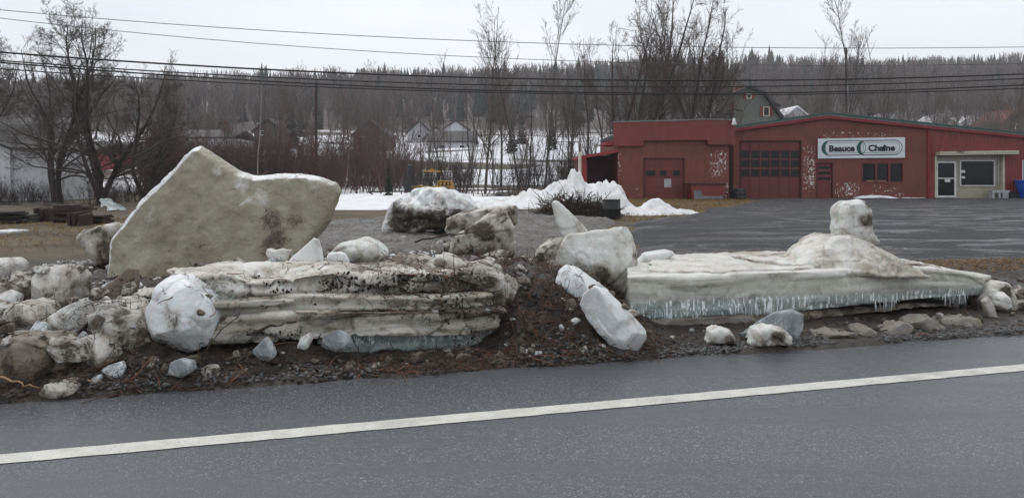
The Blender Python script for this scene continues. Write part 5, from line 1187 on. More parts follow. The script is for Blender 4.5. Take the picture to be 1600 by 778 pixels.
# green gambrel house
D = 74.0
gh = thing('green_gambrel_house', 'grey-green house with barn-shaped roof behind the red workshop', 'house', ((1180 - CX) * D / F, D, .5))
g_ = lambda px, py: ((px - CX) * D / F, HC + (HY - py) * D / F)
prof = [g_(1108, 215), g_(1226, 215), g_(1226, 190), g_(1193, 146.5), g_(1170, 137), g_(1147, 146.5), g_(1108, 190)]
part(MB().prism(prof, D, D + 9), 'wall', 'house_green', gh)
ro = [g_(1228, 191), g_(1195, 145), g_(1170, 134.5), g_(1145, 145), g_(1104, 191)]; ri = [g_(1224, 192), g_(1192, 147.5), g_(1170, 138), g_(1148, 147.5), g_(1110, 192)]
b = MB()
for k in range(4): b.prism([ri[k], ro[k], ro[k + 1], ri[k + 1]], D - .5, D + 9.4)
part(b, 'roof', 'roof_dark', gh)
part(MB().prism([g_(1196, 150), g_(1229, 165), g_(1229, 162.5), g_(1196, 146.5)], D + 1.5, D + 8), 'dormer_roof', 'roof_dark', gh); part(MB().prism([g_(1196, 191), g_(1226, 191), g_(1226, 165), g_(1196, 151)], D + 1.8, D + 7.6), 'dormer_wall', 'house_green', gh)
for (px, py, ww, wh) in ((1170, 151, 8, 8), (1197, 174.5, 10, 15)):
    a = g_(px - ww / 2, py + wh / 2); c = g_(px + ww / 2, py - wh / 2)
    wf = part(MB().box(a[0], c[0], D - .1, D - .01, a[1], c[1]), 'window', 'cream', gh); part(MB().box(a[0] + .1, c[0] - .1, D - .12, D - .103, a[1] + .1, c[1] - .1), 'pane', 'glass', gh, wf)
    for sx in (-1, 1):
        e0 = g_(px + sx * (ww / 2 + 2.4) - 2.2, py + wh / 2); e1 = g_(px + sx * (ww / 2 + 2.4) + 2.2, py - wh / 2); part(MB().box(e0[0], e1[0], D - .1, D - .01, e0[1], e1[1]), 'shutter', 'shutter', gh)
a = g_(1170, 137); part(MB().box(a[0] - .4, a[0] + .4, D + 3, D + 3.8, a[1] - .5, g_(0, 127)[1]), 'chimney', 'brick', gh)
# shed at the left edge
D = 42.0; s_ = lambda px, py: ((px - CX) * D / F, HC + (HY - py) * D / F)
sh = thing('white_shed', 'pale grey-white shed with dark shingle roof at the left edge', 'shed', ((30 - CX) * D / F, D, 0))
a0, a1, a2 = s_(-70, 0)[0], s_(16, 0)[0], s_(84, 0)[0]
part(MB().prism([(a0, 0), (a1, 0), (a1, s_(0, 236)[1]), ((a0 + a1) / 2, s_(0, 196)[1]), (a0, s_(0, 236)[1])], D, D + 2.4), 'gable_wall', 'house_white', sh)
part(MB().box(a1 + .01, a2, D + .25, D + 4, 0, s_(0, 236)[1]), 'side_wall', 'house_white', sh)
part(MB().add([(a0, D - .3, s_(0, 198)[1]), (a1 + .2, D - .35, s_(0, 234)[1]), (a2 + .3, D - .1, s_(0, 236)[1]), (a2, D + 4, s_(0, 200)[1] + .6), (a0 + 1, D + 4, s_(0, 190)[1] + .6), (a0, D - .3, s_(0, 198)[1] + .12), (a1 + .2, D - .35, s_(0, 234)[1] + .12), (a2 + .3, D - .1, s_(0, 236)[1] + .12), (a2, D + 4, s_(0, 200)[1] + .72), (a0 + 1, D + 4, s_(0, 190)[1] + .72)], [(4, 3, 2, 1, 0), (5, 6, 7, 8, 9), (0, 1, 6, 5), (1, 2, 7, 6), (2, 3, 8, 7), (3, 4, 9, 8), (4, 0, 5, 9)]), 'roof', 'roof_dark', sh)
part(MB().box(a1 + .1, a2 + .25, D + .05, D + .20, s_(0, 240)[1], s_(0, 233.5)[1]), 'fascia', 'white_paint', sh)
house('brown_cottage', 'brown cottage with snow-edged gable roof behind the thicket', 578, 112, 52, 212, 190, 4.5, 9, 'house_brown', 'roof_dark', windows=[(565, 217, 8, 8), (592, 217, 8, 8)], chimney=(590, 186))
house('brick_house', 'small reddish gabled house seen left of the birch thicket', 419, 115, 44, 205, 188, 4.5, 8, 'house_brown', 'roof_dark', windows=[(410, 208, 6, 7)])
house('white_bungalow', 'white bungalow with grey roof on the snowy rise', 705, 118, 70, 222, 205, 5.0, 8, 'house_white', 'roof_dark', 'side', windows=[(690, 230, 9, 7), (722, 230, 9, 7)])
house('white_cottage', 'small white gabled cottage left of the white bungalow', 682, 128, 34, 216, 200, 6, 8, 'house_white', 'roof_dark', windows=[(682, 220, 6, 6)])
house('tall_white_house', 'pale house with grey roof on the slope above the bungalow', 712, 150, 44, 205, 190, 8, 9, 'house_white', 'roof_dark', windows=[(702, 210, 6, 7), (720, 210, 6, 7)])
house('grey_barn', 'long low grey-white building behind the willow tree', 318, 100, 84, 216, 203, 2.6, 10, 'concrete', 'roof_dark', 'side', windows=[(285, 232, 12, 9), (340, 232, 12, 9)], chimney=(335, 186))
house('red_roofed_house', 'red-walled low house seen through the willow branches', 118, 84, 66, 236, 222, 1.4, 8, 'red_plain', 'roof_dark', 'side', windows=[(105, 243, 9, 8), (130, 243, 9, 8)])
house('grey_house', 'small grey house left of the dark cottage', 655, 135, 36, 208, 190, 7, 8, 'concrete', 'roof_dark', windows=[(655, 213, 6, 6)])
house('brown_roof_house', 'brown roofed house at the right edge on the slope', 1592, 150, 52, 193, 172, 9, 10, 'house_brown', 'brick', windows=[(1590, 198, 8, 8)], chimney=(1596, 160))
house('pale_cottage', 'pale cottage roof peeking over the workshop roof right side', 1475, 165, 40, 196, 180, 10, 8, 'cream', 'concrete', windows=[(1475, 198, 6, 5)])
house('white_far_house', 'white house far up the slope at upper right', 1520, 185, 46, 194, 182, 12, 8, 'house_white', 'snow', windows=[(1512, 198, 6, 5)])
house('tiny_gable_house', 'tiny pale gable just above the workshop ridge', 1389, 170, 22, 186, 178, 10, 8, 'house_white', 'concrete')
house('grey_far_cottage', 'grey cottage on the slope beside the gambrel house', 1245, 140, 36, 182, 168, 8, 8, 'concrete', 'snow', windows=[(1245, 186, 6, 5)])

# ================================================================== yard clutter
# rusty trailer frame
D = 44.0; q_ = lambda px, py, dd=D: W(px, py, dd)
tr = thing('rusty_trailer_frame', 'long rusty trailer frame lying on the snow beside the loader', 'trailer', q_(700, 312))
def pb_(mb, name, mat, parent, up=None): return part(mb, name, mat, parent, up)
for dd in (0, 1.6):
    pb_(MB().bar(q_(576, 300, D + dd), q_(835, 296, D + dd), .06, 4), 'rail', 'rust', tr); pb_(MB().bar(q_(596, 309, D + dd), q_(835, 306, D + dd), .045, 4), 'rail', 'rust', tr)
for k, px in enumerate(range(598, 836, 14)): pb_(MB().bar(q_(px, 298, D), q_(px + (3 if k % 3 else -7), 309, D), .035, 4), 'upright', 'rust', tr)
for px in range(600, 836, 40): pb_(MB().bar(q_(px, 299, D), q_(px, 299, D + 1.6), .04, 4), 'cross_member', 'rust', tr)
pb_(MB().bar(q_(576, 300, D), q_(598, 314, D), .05, 4), 'drawbar', 'rust', tr)
for px in (700, 780): pb_(MB().bar(q_(px, 309, D - .1), (q_(px, 309)[0], D + 1.7, q_(px, 309)[2]), .22, 12), 'wheel', 'black', tr)
# loader
D = 50.0; q_ = lambda px, py, dd=D: W(px, py, dd)
ld = thing('yellow_loader', 'small yellow loader with open cab behind the rusty trailer', 'loader', (q_(680, 0)[0], D, 0))
X0 = lambda px: q_(px, 0)[0]; Z0 = lambda py: q_(0, py)[2]
pb_(MB().prism([(X0(642), Z0(302)), (X0(706), Z0(302)), (X0(708), Z0(290)), (X0(705), Z0(283)), (X0(684), Z0(282)), (X0(682), Z0(291)), (X0(662), Z0(291)), (X0(655), Z0(289)), (X0(642), Z0(294))], D, D + 1.3), 'chassis', 'yellow', ld)
hd_ = pb_(MB().box(X0(685), X0(704), D - .02, D - .004, Z0(290), Z0(284)), 'engine_cover', 'rust', ld)
for k in range(3): pb_(MB().box(X0(687 + 6 * k), X0(690 + 6 * k), D - .04, D - .022, Z0(289), Z0(285)), 'vent', 'yellow', ld, hd_)
for px, lean in ((662, 3), (683.5, 0)):
    for dd in (0.05, 1.2): pb_(MB().bar((X0(px), D + dd, Z0(291)), (X0(px + lean), D + dd, Z0(268.5)), .05, 4), 'cab_post', 'black', ld)
pb_(MB().bar((X0(673), D + .05, Z0(291)), (X0(673), D + .05, Z0(268.5)), .035, 4), 'cab_post', 'black', ld)
cr = pb_(MB().box(X0(663), X0(686), D - .05, D + 1.35, Z0(269), Z0(266.5)), 'cab_roof', 'yellow', ld); pb_(MB().bar((X0(674), D + .6, Z0(266.5)), (X0(674), D + .6, Z0(263.5)), .12, 8), 'beacon', 'yellow', ld, cr)
pb_(MB().box(X0(668), X0(674), D + .3, D + .9, Z0(291), Z0(281)), 'seat', 'black', ld)
for px in (655, 696): 
    wh = pb_(MB().bar((X0(px), D - .25, Z0(302)), (X0(px), D + .1, Z0(302)), .42, 16), 'wheel', 'black', ld); pb_(MB().bar((X0(px), D - .28, Z0(302)), (X0(px), D - .252, Z0(302)), .2, 10), 'rim', 'yellow', ld, wh)
pb_(MB().prism([(X0(636), Z0(300)), (X0(646), Z0(302)), (X0(646), Z0(293)), (X0(640), Z0(290))], D - .1, D + 1.4), 'bucket', 'rust', ld)
D = 46.0
bp = thing('black_post', 'leaning charred black post beside the yellow loader', 'post', W(637, 305, D)); part(MB().bar(W(636, 306, D), W(641.5, 259, D), .20, 9, .17), 'shaft', 'black', bp); part(MB().bar(W(641.5, 259, D), W(641.7, 257.5, D), .17, 9, .10), 'top', 'black', bp)

# brush pile
r = np.random.default_rng(91)
def brush(label, cx_, cy_, rx, ry, h, n, l0, l1, mat, rad=.012):
    P = np.stack([cx_ + rx * r.normal(size=n) * .5, cy_ + ry * r.normal(size=n) * .5, np.zeros(n)], 1)
    e = np.exp(-((P[:, 0] - cx_) / rx) ** 2 - ((P[:, 1] - cy_) / ry) ** 2); P[:, 2] = ground_z(P[:, 0], P[:, 1]) + h * e * r.random(n)
    d = nrm(r.normal(size=(n, 3)) * np.array([1, 1, .45])); pts = [P]
    for k in range(4): d = nrm(d + .35 * r.normal(size=(n, 3)) * np.array([1, 1, .6])); pts.append(pts[-1] + d * (r.uniform(l0, l1, n) / 4)[:, None])
    V, Fc = tubes(np.stack(pts, 1), r.uniform(rad * .4, rad, n)[:, None] * np.linspace(1, .5, 5)[None], 3)
    V[:, 2] = np.maximum(V[:, 2], ground_z(V[:, 0], V[:, 1]) - .02)
    return one('brush_pile', mesh_np('brush_pile', V, Fc), M[mat], label, 'brush pile')
brush('tangled dark brush pile before the snow bank', 2.15, 27, 1.1, .9, .5, 1300, .3, 1.2, 'twig_dark', .02)
brush('rust-orange dead branches on top of the brush pile', 1.55, 26.6, .28, .3, .75, 160, .2, .5, 'straw_red', .02)
brush('low dark brush beside the black barrel', 3.0, 26.6, .5, .6, .45, 420, .3, .8, 'twig_dark', .018)

# old planks, crates and rusty scrap at left
def stack(label, px, py, wpx, hpx, d, n, mat, upright=False, seed=0):
    rr = np.random.default_rng(seed); x0 = (px - wpx / 2 - CX) * d / F; wd = wpx * d / F; ht = hpx * d / F; z0 = tz((px - CX) * d / F, d)
    t = thing('plank_stack', label, 'plank stack', (x0 + wd / 2, d, z0))
    me = MB().box(-.5, .5, -.5, .5, 0, 1).mesh('plank'); me.materials.append(M[mat])
    for k in range(n):
        o = bpy.data.objects.new('plank', me); COL.objects.link(o); o.parent = t
        if upright:
            o.location = (-wd / 2 + wd * (k + .5) / n, rr.uniform(-.05, .05), -.02); o.scale = (wd / n * .86, rr.uniform(.3, .6), ht * rr.uniform(.8, 1.05)); o.rotation_euler = (rr.uniform(-.15, .1), rr.uniform(-.08, .08), rr.uniform(-.1, .1))
        else:
            o.location = (rr.uniform(-.06, .06) * wd, rr.uniform(-.15, .15), ht * k / n); o.scale = (wd * rr.uniform(.75, 1.05), rr.uniform(.5, .8), ht / n * .85); o.rotation_euler = (0, rr.uniform(-.05, .05), rr.uniform(-.15, .15))
stack('low dark stack of rotten planks at the left edge', 14, 352, 40, 20, 23, 6, 'wood_dark', seed=1)
stack('stack of loose boards with one pale board', 44, 352, 26, 14, 23.5, 4, 'wood_grey', seed=2)
stack('upright row of rusty brown boards left of the tall crate', 72, 350, 24, 22, 24, 5, 'wood_dark', True, 3)
stack('tall dark brown crate of boards in the scrap row', 103, 352, 26, 28, 23.6, 6, 'wood_dark', seed=4)
stack('leaning brown boards right of the tall crate', 124, 357, 22, 22, 22, 5, 'wood_dark', True, 5)
stack('small reddish stack behind the leaning boards', 130, 338, 20, 16, 27, 4, 'rust', seed=6)
stack('last dark stack next to the huge ice slab', 152, 352, 34, 14, 23, 5, 'wood_dark', seed=7)
stack('flat pale board lying on the yellow grass', 10, 364, 36, 4, 19.5, 1, 'white_paint', seed=8)
# crumpled sheet
D = 31.0; V, Fq = grid(np.linspace(0, 1, 16), np.linspace(0, 1, 10), lambda x, y: 0 * x)
A = np.array([W(153, 311, D), W(172, 308, D), W(198, 327, D - .6), W(168, 329, D - .6)])
u, v = V[:, 0:1], V[:, 1:2]; Q = (A[3] * (1 - u) + A[2] * u) * (1 - v) + (A[0] * (1 - u) + A[1] * u) * v; Q = Q + .12 * np.stack([fbm(V * 4, k, 3) for k in (1, 2, 3)], 1); Q[:, 2] = np.maximum(Q[:, 2], .03)
me = mesh_np('crumpled_sheet', np.concatenate([Q, Q - np.array([0, -.05, .03])]), np.concatenate([Fq, Fq[:, ::-1] + len(Q)])); one('crumpled_sheet', me, M['tarp'], 'crumpled pale green sheet lying behind the huge ice slab', 'sheet')

# ================================================================== wires and poles
def wire(label, pts, d0, d1, rad, mat='wire'):
    xs = np.array([p[0] for p in pts], float); ys = np.array([p[1] for p in pts], float); c = np.polyfit((xs - 800) / 800, ys, 2 if len(pts) < 4 else 3)
    px = np.linspace(-320, 1920, 60); py = np.polyval(c, (px - 800) / 800); d = d0 + (d1 - d0) * (px + 320) / 2240
    P = np.stack([(px - CX) * d / F, d, HC + (HY - py) * d / F], 1)
    V, Fc = tubes(P[None], np.full((1, 60), rad), 6); return one('power_line', mesh_np('power_line', V, Fc, True), M[mat], label, 'power line')
wire('topmost of the four heavy black cables across the view', [(0, 82), (400, 108), (800, 123), (1200, 125.5), (1600, 116)], 24, 30, .032)
wire('second heavy cable from the top across the view', [(0, 95), (400, 120), (800, 134), (1200, 135), (1600, 123)], 24, 30, .023)
wire('third heavy cable from the top across the view', [(0, 98), (400, 126), (800, 143), (1200, 145), (1600, 133)], 24, 30, .027)
wire('lowest of the four heavy cables across the view', [(0, 108), (400, 131), (800, 146.5), (1200, 147.5), (1600, 138.5)], 24.4, 30.4, .021)
wire('highest thin wire against the pale sky', [(0, 16), (400, 46), (720, 65), (1100, 73), (1600, 74)], 25, 32, .013, 'wire_far')
wire('second thin wire against the pale sky', [(0, 29), (390, 66), (700, 89), (1100, 100), (1600, 100)], 25, 32, .012, 'wire_far')
def pole(label, px, d, top, rad, mat='pole', arm=None):
    x = (px - CX) * d / F; z0 = tz(x, d); zt = HC + (HY - top) * d / F
    p = thing('utility_pole', label, 'utility pole', (x, d, z0)); part(MB().bar((x, d, z0 - .3), (x, d, zt), rad, 8, rad * .75), 'shaft', mat, p)
    if arm: part(MB().bar((x - .5, d, zt - arm), (x + .5, d, zt - arm), .06, 4), 'crossarm', mat, p); part(MB().bar((x + .18, d - .2, zt - arm - 1.4), (x + .18, d - .2, zt - arm - .5), .2, 10), 'transformer', 'galv', p)
pole('reddish brown pole rising from the thicket left of centre', 494, 62, 129, .13)
pole('dark utility pole behind the workshop ridge', 1322, 85, 76, .16, 'bark_dark', 3.5)
pole('grey pole with crossarm far up the right slope', 1548, 140, 168, .12, 'pole', .5)
for x, d, lab in ((-26, 24.5, 'utility pole outside the left of the view carrying the cables'), (28.5, 30.2, 'utility pole outside the right of the view carrying the cables')):
    p = thing('utility_pole', lab, 'utility pole', (x, d, 0)); part(MB().bar((x, d, -.3), (x, d, 8.5), .16, 10, .11), 'shaft', 'pole', p)

# ================================================================== trees
def grow(r, S, D, Ln, m, wig, trop):
    pts = [S]; d = D
    for j in range(m - 1):
        d = nrm(d + wig * r.normal(size=d.shape) + np.array([0, 0, trop])); pts.append(pts[-1] + d * (Ln / (m - 1))[:, None])
    return np.stack(pts, 1)
def kids(r, P, R, nper, f0, f1, ang, jit):
    N, m, _ = P.shape; k = N * nper; b = np.repeat(np.arange(N), nper)
    f = r.uniform(f0, f1, k); t = f * (m - 1); i = np.minimum(t.astype(int), m - 2); u = (t - i)[:, None]
    S = P[b, i] * (1 - u) + P[b, i + 1] * u; T = nrm(P[b, i + 1] - P[b, i]); rr = R[b, i] * (1 - u[:, 0]) + R[b, i + 1] * u[:, 0]
    q = nrm(np.cross(T, nrm(r.normal(size=(k, 3))))); a = (ang + jit * r.normal(size=k))[:, None]
    return S, nrm(T * np.cos(a) + q * np.sin(a)), rr, f, b
def tree_meshes(seed, h, trunk_r, levels, stems=1, spread=.1, wig=.05, trop=.05, base_wig=.05, tmin=.007, ksides=(6, 4, 3, 3), basefork=0.0):
    """levels: list of (children per branch, f0, f1, angle, jitter, length ratio, points, wiggle, tropism)"""
    r = np.random.default_rng(seed)
    S = r.normal(size=(stems, 3)) * np.array([1, 1, 0]) * basefork; Dr = nrm(np.array([0, 0, 1.0]) + spread * r.normal(size=(stems, 3)) * np.array([1, 1, 0]))
    Ln = h * r.uniform(.75, 1.0, stems); Ln[0] = h; m = 12
    P = grow(r, S, Dr, Ln, m, base_wig, trop); R = trunk_r * r.uniform(.7, 1, stems)[:, None] * (np.linspace(1, .10, m)[None] ** .9)
    trunk = [tubes(P, R, ksides[0])]; crown = []; L0 = Ln
    for li, (n, f0, f1, ang, jit, lr, mm, wg, tp) in enumerate(levels):
        S, Dr, rr, f, b = kids(r, P, R, n, f0, f1, ang, jit)
        Ln = L0[b] * lr * (1.15 - f * .75) * r.uniform(.6, 1.15, len(S)); Ln = np.maximum(Ln, .12)
        P = grow(r, S, Dr, Ln, mm, wg, tp); R = np.maximum(rr * r.uniform(.30, .52, len(S)), tmin)[:, None] * np.linspace(1, .35, mm)[None]; R = np.maximum(R, tmin * .6)
        (trunk if li == 0 and False else crown).append(tubes(P, R, ksides[min(li + 1, 3)])); L0 = Ln
    return mesh_np('trunk', *join(trunk), True), mesh_np('crown', *join(crown), False)

PROTO = {}
def proto(key, seed, **kw): PROTO.setdefault(key, []).append(tree_meshes(seed, **kw))
for s in range(4): proto('poplar', 40 + s, h=14, trunk_r=.15, levels=[(26, .16, .985, .62, .16, .36, 7, .09, .12), (8, .15, 1, .6, .2, .46, 5, .12, .08), (6, .2, 1, .6, .25, .5, 4, .15, .05)], tmin=.009)
for s in range(3): proto('maple', 50 + s, h=13, trunk_r=.20, levels=[(18, .25, .97, .62, .15, .50, 8, .10, .11), (9, .2, 1, .6, .2, .45, 6, .13, .06), (8, .15, 1, .6, .25, .48, 4, .16, .04)], stems=2, spread=.14, base_wig=.07, tmin=.010, basefork=.12)
for s in range(3): proto('slim', 60 + s, h=9, trunk_r=.055, levels=[(18, .25, .98, .55, .15, .24, 5, .1, .12), (5, .25, 1, .6, .2, .45, 4, .14, .06)], tmin=.007, base_wig=.04)
for s in range(4): proto('shrub', 70 + s, h=3.6, trunk_r=.026, levels=[(7, .2, .98, .45, .15, .38, 5, .12, .06), (4, .25, 1, .5, .2, .45, 4, .16, .03)], stems=26, spread=.30, basefork=.55, tmin=.007, base_wig=.08, ksides=(3, 3, 3, 3))
for s in range(2): proto('willow', 81 + s, h=9.2, trunk_r=.17, levels=[(17, .14, .97, .72, .2, .50, 9, .20, .045), (10, .15, 1, .75, .25, .46, 7, .24, .03), (7, .15, 1, .7, .3, .44, 5, .26, .02), (2, .2, 1, .7, .3, .55, 3, .25, .02)], stems=4, spread=.34, base_wig=.13, trop=.08, tmin=.006, basefork=.25)

def spruce_mesh(seed, h, w_, whorls, dens):
    r = np.random.default_rng(seed); V = []; Fs = []
    for k in range(whorls):
        t = (k + r.random() * .6) / whorls; z = h * (.08 + .9 * t); L = w_ * (1 - t) ** .85 * r.uniform(.75, 1.1)
        for j in range(dens):
            a = 6.283 * (j + r.random()) / dens; l = max(L * r.uniform(.6, 1.1), .1); dz = -l * r.uniform(.15, .45); c, s = math.cos(a), math.sin(a); wd = l * .20 + .03
            b = len(V); V += [(0, 0, z), (c * l * .55 - s * wd, s * l * .55 + c * wd, z + dz * .35), (c * l, s * l, z + dz), (c * l * .55 + s * wd, s * l * .55 - c * wd, z + dz * .35), (c * l * .5, s * l * .5, z + dz * .75 - .12 * l)]
            Fs += [(b, b + 1, b + 4), (b + 1, b + 2, b + 4), (b + 2, b + 3, b + 4), (b + 3, b, b + 4), (b, b + 3, b + 2), (b, b + 2, b + 1)]
    return np.array(V), np.array(Fs)
for s in range(3):
    V, Fc = spruce_mesh(90 + s, 8, 1.6, 26, 12); PROTO.setdefault('spruce', []).append((MB().bar((0, 0, -.2), (0, 0, 8), .11, 6, .02).mesh('trunk'), mesh_np('crown', V, Fc)))
NAT = {'poplar': 14, 'maple': 13, 'slim': 9, 'shrub': 3.6, 'willow': 9.2, 'spruce': 8}
seen = {}
def tree(kind, px, d, top, label, group=None, tmat='bark', cmat='twig', wide=1.0, var=None, rz=None, name=None, base=None, cat='tree'):
    x = (px - CX) * d / F; z0 = tz(x, d) - .05; h = HC + (HY - top) * d / F - z0
    vs_ = PROTO[kind]; v = (seen.get(kind, 0) if var is None else var) % len(vs_); seen[kind] = seen.get(kind, 0) + 1
    root = thing(name or {'poplar': 'poplar_tree', 'maple': 'bare_tree', 'slim': 'sapling', 'shrub': 'bare_shrub', 'willow': 'willow_tree', 'spruce': 'spruce_tree'}[kind], label, cat, (x, d, z0), group)
    sc = h / NAT[kind]; root.scale = (sc * wide, sc * wide, sc); root.rotation_euler = (0, 0, random.uniform(0, 6.28) if rz is None else rz)
    for nm, me, mt in (('trunk', vs_[v][0], tmat), ('crown', vs_[v][1], cmat)):
        if not len(me.materials): me.materials.append(M[mt])
        o = bpy.data.objects.new(nm, me); COL.objects.link(o); o.parent = root
        o.material_slots[0].link = 'OBJECT'; o.material_slots[0].material = M[mt]
    return root
tree('willow', 150, 38, 14, 'big crooked willow with many dark trunks behind the huge slab', tmat='bark_dark', cmat='bark', wide=1.05, var=0, rz=.4)
tree('willow', -12, 47, 60, 'dark crooked willow behind the white shed', tmat='bark_dark', cmat='bark', wide=.8, var=1, rz=2.0)
tree('willow', 88, 39.5, 24, 'leaning crooked willow between the white shed and the big willow', tmat='bark_dark', cmat='bark', wide=.8, var=1, rz=5.2)
tree('willow', 232, 44, 120, 'lower crooked tree right of the big willow', tmat='bark_dark', cmat='twig_dark', wide=1.1, var=1, rz=4.4)
tree('willow', -60, 46, 40, 'crooked tree cut off by the left edge', tmat='bark_dark', cmat='twig_dark', wide=1.0, var=0, rz=3.4)
# tall trees behind the yard and the garage
for px, d, top, kind, lab, tm, wd in [
    (758, 56, 10, 'poplar', 'tall slender poplar standing alone left of centre', 'bark', .95), (850, 60, -6, 'poplar', 'tall grey poplar reaching the top of the view', 'bark_grey', .8),
    (812, 64, 38, 'poplar', 'shorter poplar between two tall poplars', 'bark', .85), (783, 66, 32, 'slim', 'thin poplar just right of the slender lone poplar', 'bark_grey', 1.3),
    (888, 66, 95, 'maple', 'low bare tree left of the garage crowns', 'bark', .8), (725, 70, 70, 'slim', 'thin pale tree left of the lone poplar', 'bark_grey', 1.3),
    (915, 62, 62, 'poplar', 'bare tree rising above the lean-to shed', 'bark', .9), (958, 60, 28, 'maple', 'spreading bare tree above the garage parapet left end', 'bark_dark', 1.0),
    (990, 58, -22, 'maple', 'tall dark bare tree above the garage middle', 'bark_dark', 1.0), (1020, 62, -14, 'maple', 'tall bare tree with fine crown above the garage', 'bark', .95),
    (1055, 60, -4, 'poplar', 'upright bare tree above the parapet right half', 'bark_dark', 1.1), (1098, 60, -4, 'maple', 'bare tree with dense top above the wall lamp', 'bark_dark', .95),
    (1125, 66, 30, 'maple', 'bare tree left of the green gambrel house', 'bark', .9), (1150, 70, 62, 'maple', 'bare crown before the gambrel house roof', 'bark', .7),
    (940, 70, 70, 'slim', 'thin bare tree at the crown group\'s left side', 'bark', 1.5), (1075, 68, 40, 'slim', 'thin bare tree inside the crown group', 'bark', 1.5),
    (1345, 78, -12, 'poplar', 'tall light poplar above the workshop ridge', 'bark_grey', .85), (1316, 80, 40, 'poplar', 'thin bare tree beside the dark utility pole', 'bark', .7),
    (1296, 82, 50, 'slim', 'thin bare tree left of the dark utility pole', 'bark_grey', 1.4), (1280, 80, 95, 'maple', 'low bare tree above the workshop left slope', 'bark', .7),
    (1395, 92, 45, 'slim', 'single slim tree right of the tall light poplar', 'bark_grey', 1.4), (1418, 95, 95, 'slim', 'shorter slim tree above the workshop right slope', 'bark', 1.6),
    (1372, 88, 110, 'maple', 'dark bushy bare tree above the signboard', 'bark', .7), (1505, 130, 150, 'maple', 'dark bare tree on the slope near the grey pole', 'bark_dark', .8),
    (1462, 100, 150, 'maple', 'pale-limbed small tree above the office awning', 'bark_white', .9), (1540, 120, 145, 'maple', 'bare bushy tree below the grey far pole', 'bark', .9),
    (660, 66, 88, 'slim', 'thin sapling behind the snow-capped boulder', 'bark_grey', 1.2), (695, 68, 105, 'slim', 'slim tree behind the yellow loader', 'bark', 1.4),
    (1590, 110, 140, 'maple', 'bare tree at the right edge of the view', 'bark', .8)]:
    tree(kind, px, d, top, lab, tmat=tm, cmat='twig' if tm == 'bark_dark' else ('bark_grey' if tm in ('bark_grey', 'bark_white') else 'twig'), wide=wd)
tree('slim', 402, 50, 126, 'white-barked birch trunk standing right of the huge slab peak', tmat='bark_white', cmat='twig_red', wide=.9, name='birch_tree')
tree('slim', 441, 56, 196, 'short white birch near the white-barked birch', tmat='bark_white', cmat='twig_red', wide=.8, name='birch_tree')
tree('slim', 538, 52, 205, 'thin leaning pale birch behind the slab\'s right end', tmat='bark_white', cmat='twig_red', wide=.7, name='birch_tree')
# thickets
G1 = ('thin reddish sapling in the thicket across the middle', 'saplings of the middle thicket')
rr = np.random.default_rng(5)
for k in range(130):
    px = rr.uniform(255, 960); d = rr.uniform(50, 78)
    tree('slim', px, d, rr.uniform(135, 225) + (30 if px < 330 else 0), *G1, tmat='bark' if k % 3 else 'bark_dark', cmat='twig_red' if px < 660 and k % 4 else 'twig', wide=rr.uniform(.9, 1.5))
G2 = ('reddish leafless shrub in the thicket behind the ice', 'shrubs of the thicket')
for k in range(140):
    px = rr.uniform(235, 640) if k < 92 else rr.uniform(640, 960); d = rr.uniform(54, 74)
    tree('shrub', px, d, rr.uniform(192, 252) if px < 600 else rr.uniform(228, 275), *G2, tmat=('twig_red' if k % 3 else 'twig') if px < 640 else 'twig_dark', cmat=('twig_red' if k % 3 else 'twig') if px < 640 else 'twig_dark', wide=rr.uniform(.9, 1.4), cat='shrub')
G3 = ('dark scrub bush below the willow trees at left', 'scrub below the willows')
for k in range(34):
    px = rr.uniform(-60, 250); d = rr.uniform(34, 47)
    tree('shrub', px, d, rr.uniform(272, 302), *G3, tmat='twig_dark', cmat='twig_dark', wide=rr.uniform(1.0, 1.6), cat='shrub')
G4 = ('bare bush on the slope behind the buildings', 'bushes on the far slope')
for k in range(70):
    px = rr.uniform(960, 1650) if k < 45 else rr.uniform(150, 960); d = rr.uniform(80, 165)
    x = (px - CX) * d / F; top = HY - (tz(x, d) + rr.uniform(3, 7) - HC) * F / d
    tree('shrub', px, d, top, *G4, tmat='twig', cmat='twig', wide=rr.uniform(1.0, 1.5), cat='shrub')
G5 = ('bare slope tree between the houses and the wood', 'bare trees on the slope')
for k in range(80):
    px = rr.uniform(-60, 1660); d = rr.uniform(100, 200); x = (px - CX) * d / F; top = HY - (tz(x, d) + rr.uniform(8, 14) - HC) * F / d
    tree('maple' if k % 2 else 'poplar', px, d, top, *G5, tmat='bark', cmat='twig', wide=rr.uniform(.8, 1.1))
G6 = ('dark spruce on the slope behind the thicket', 'spruces on the slope')
for px, d, top in [(455, 120, 150), (470, 150, 160), (440, 135, 165), (300, 190, 150), (330, 200, 142), (350, 190, 150), (500, 180, 165), (600, 200, 150), (800, 108, 182), (862, 112, 182), (815, 128, 172), (640, 190, 150), (1345, 120, 168), (1360, 130, 150), (380, 210, 145), (560, 210, 150), (1450, 210, 120), (1550, 220, 110), (1235, 200, 130)]:
    tree('spruce', px, d, top, *G6, tmat='bark_dark', cmat='needles', wide=1.1)
tree('spruce', 607, 42, 243, 'tiny sparse spruce beside the rusty trailer', tmat='bark_dark', cmat='needles', wide=.8)
tree('shrub', 880, 36.5, 262, 'thin dry shrub on the snow bank', tmat='twig', cmat='twig', wide=.7, cat='shrub')

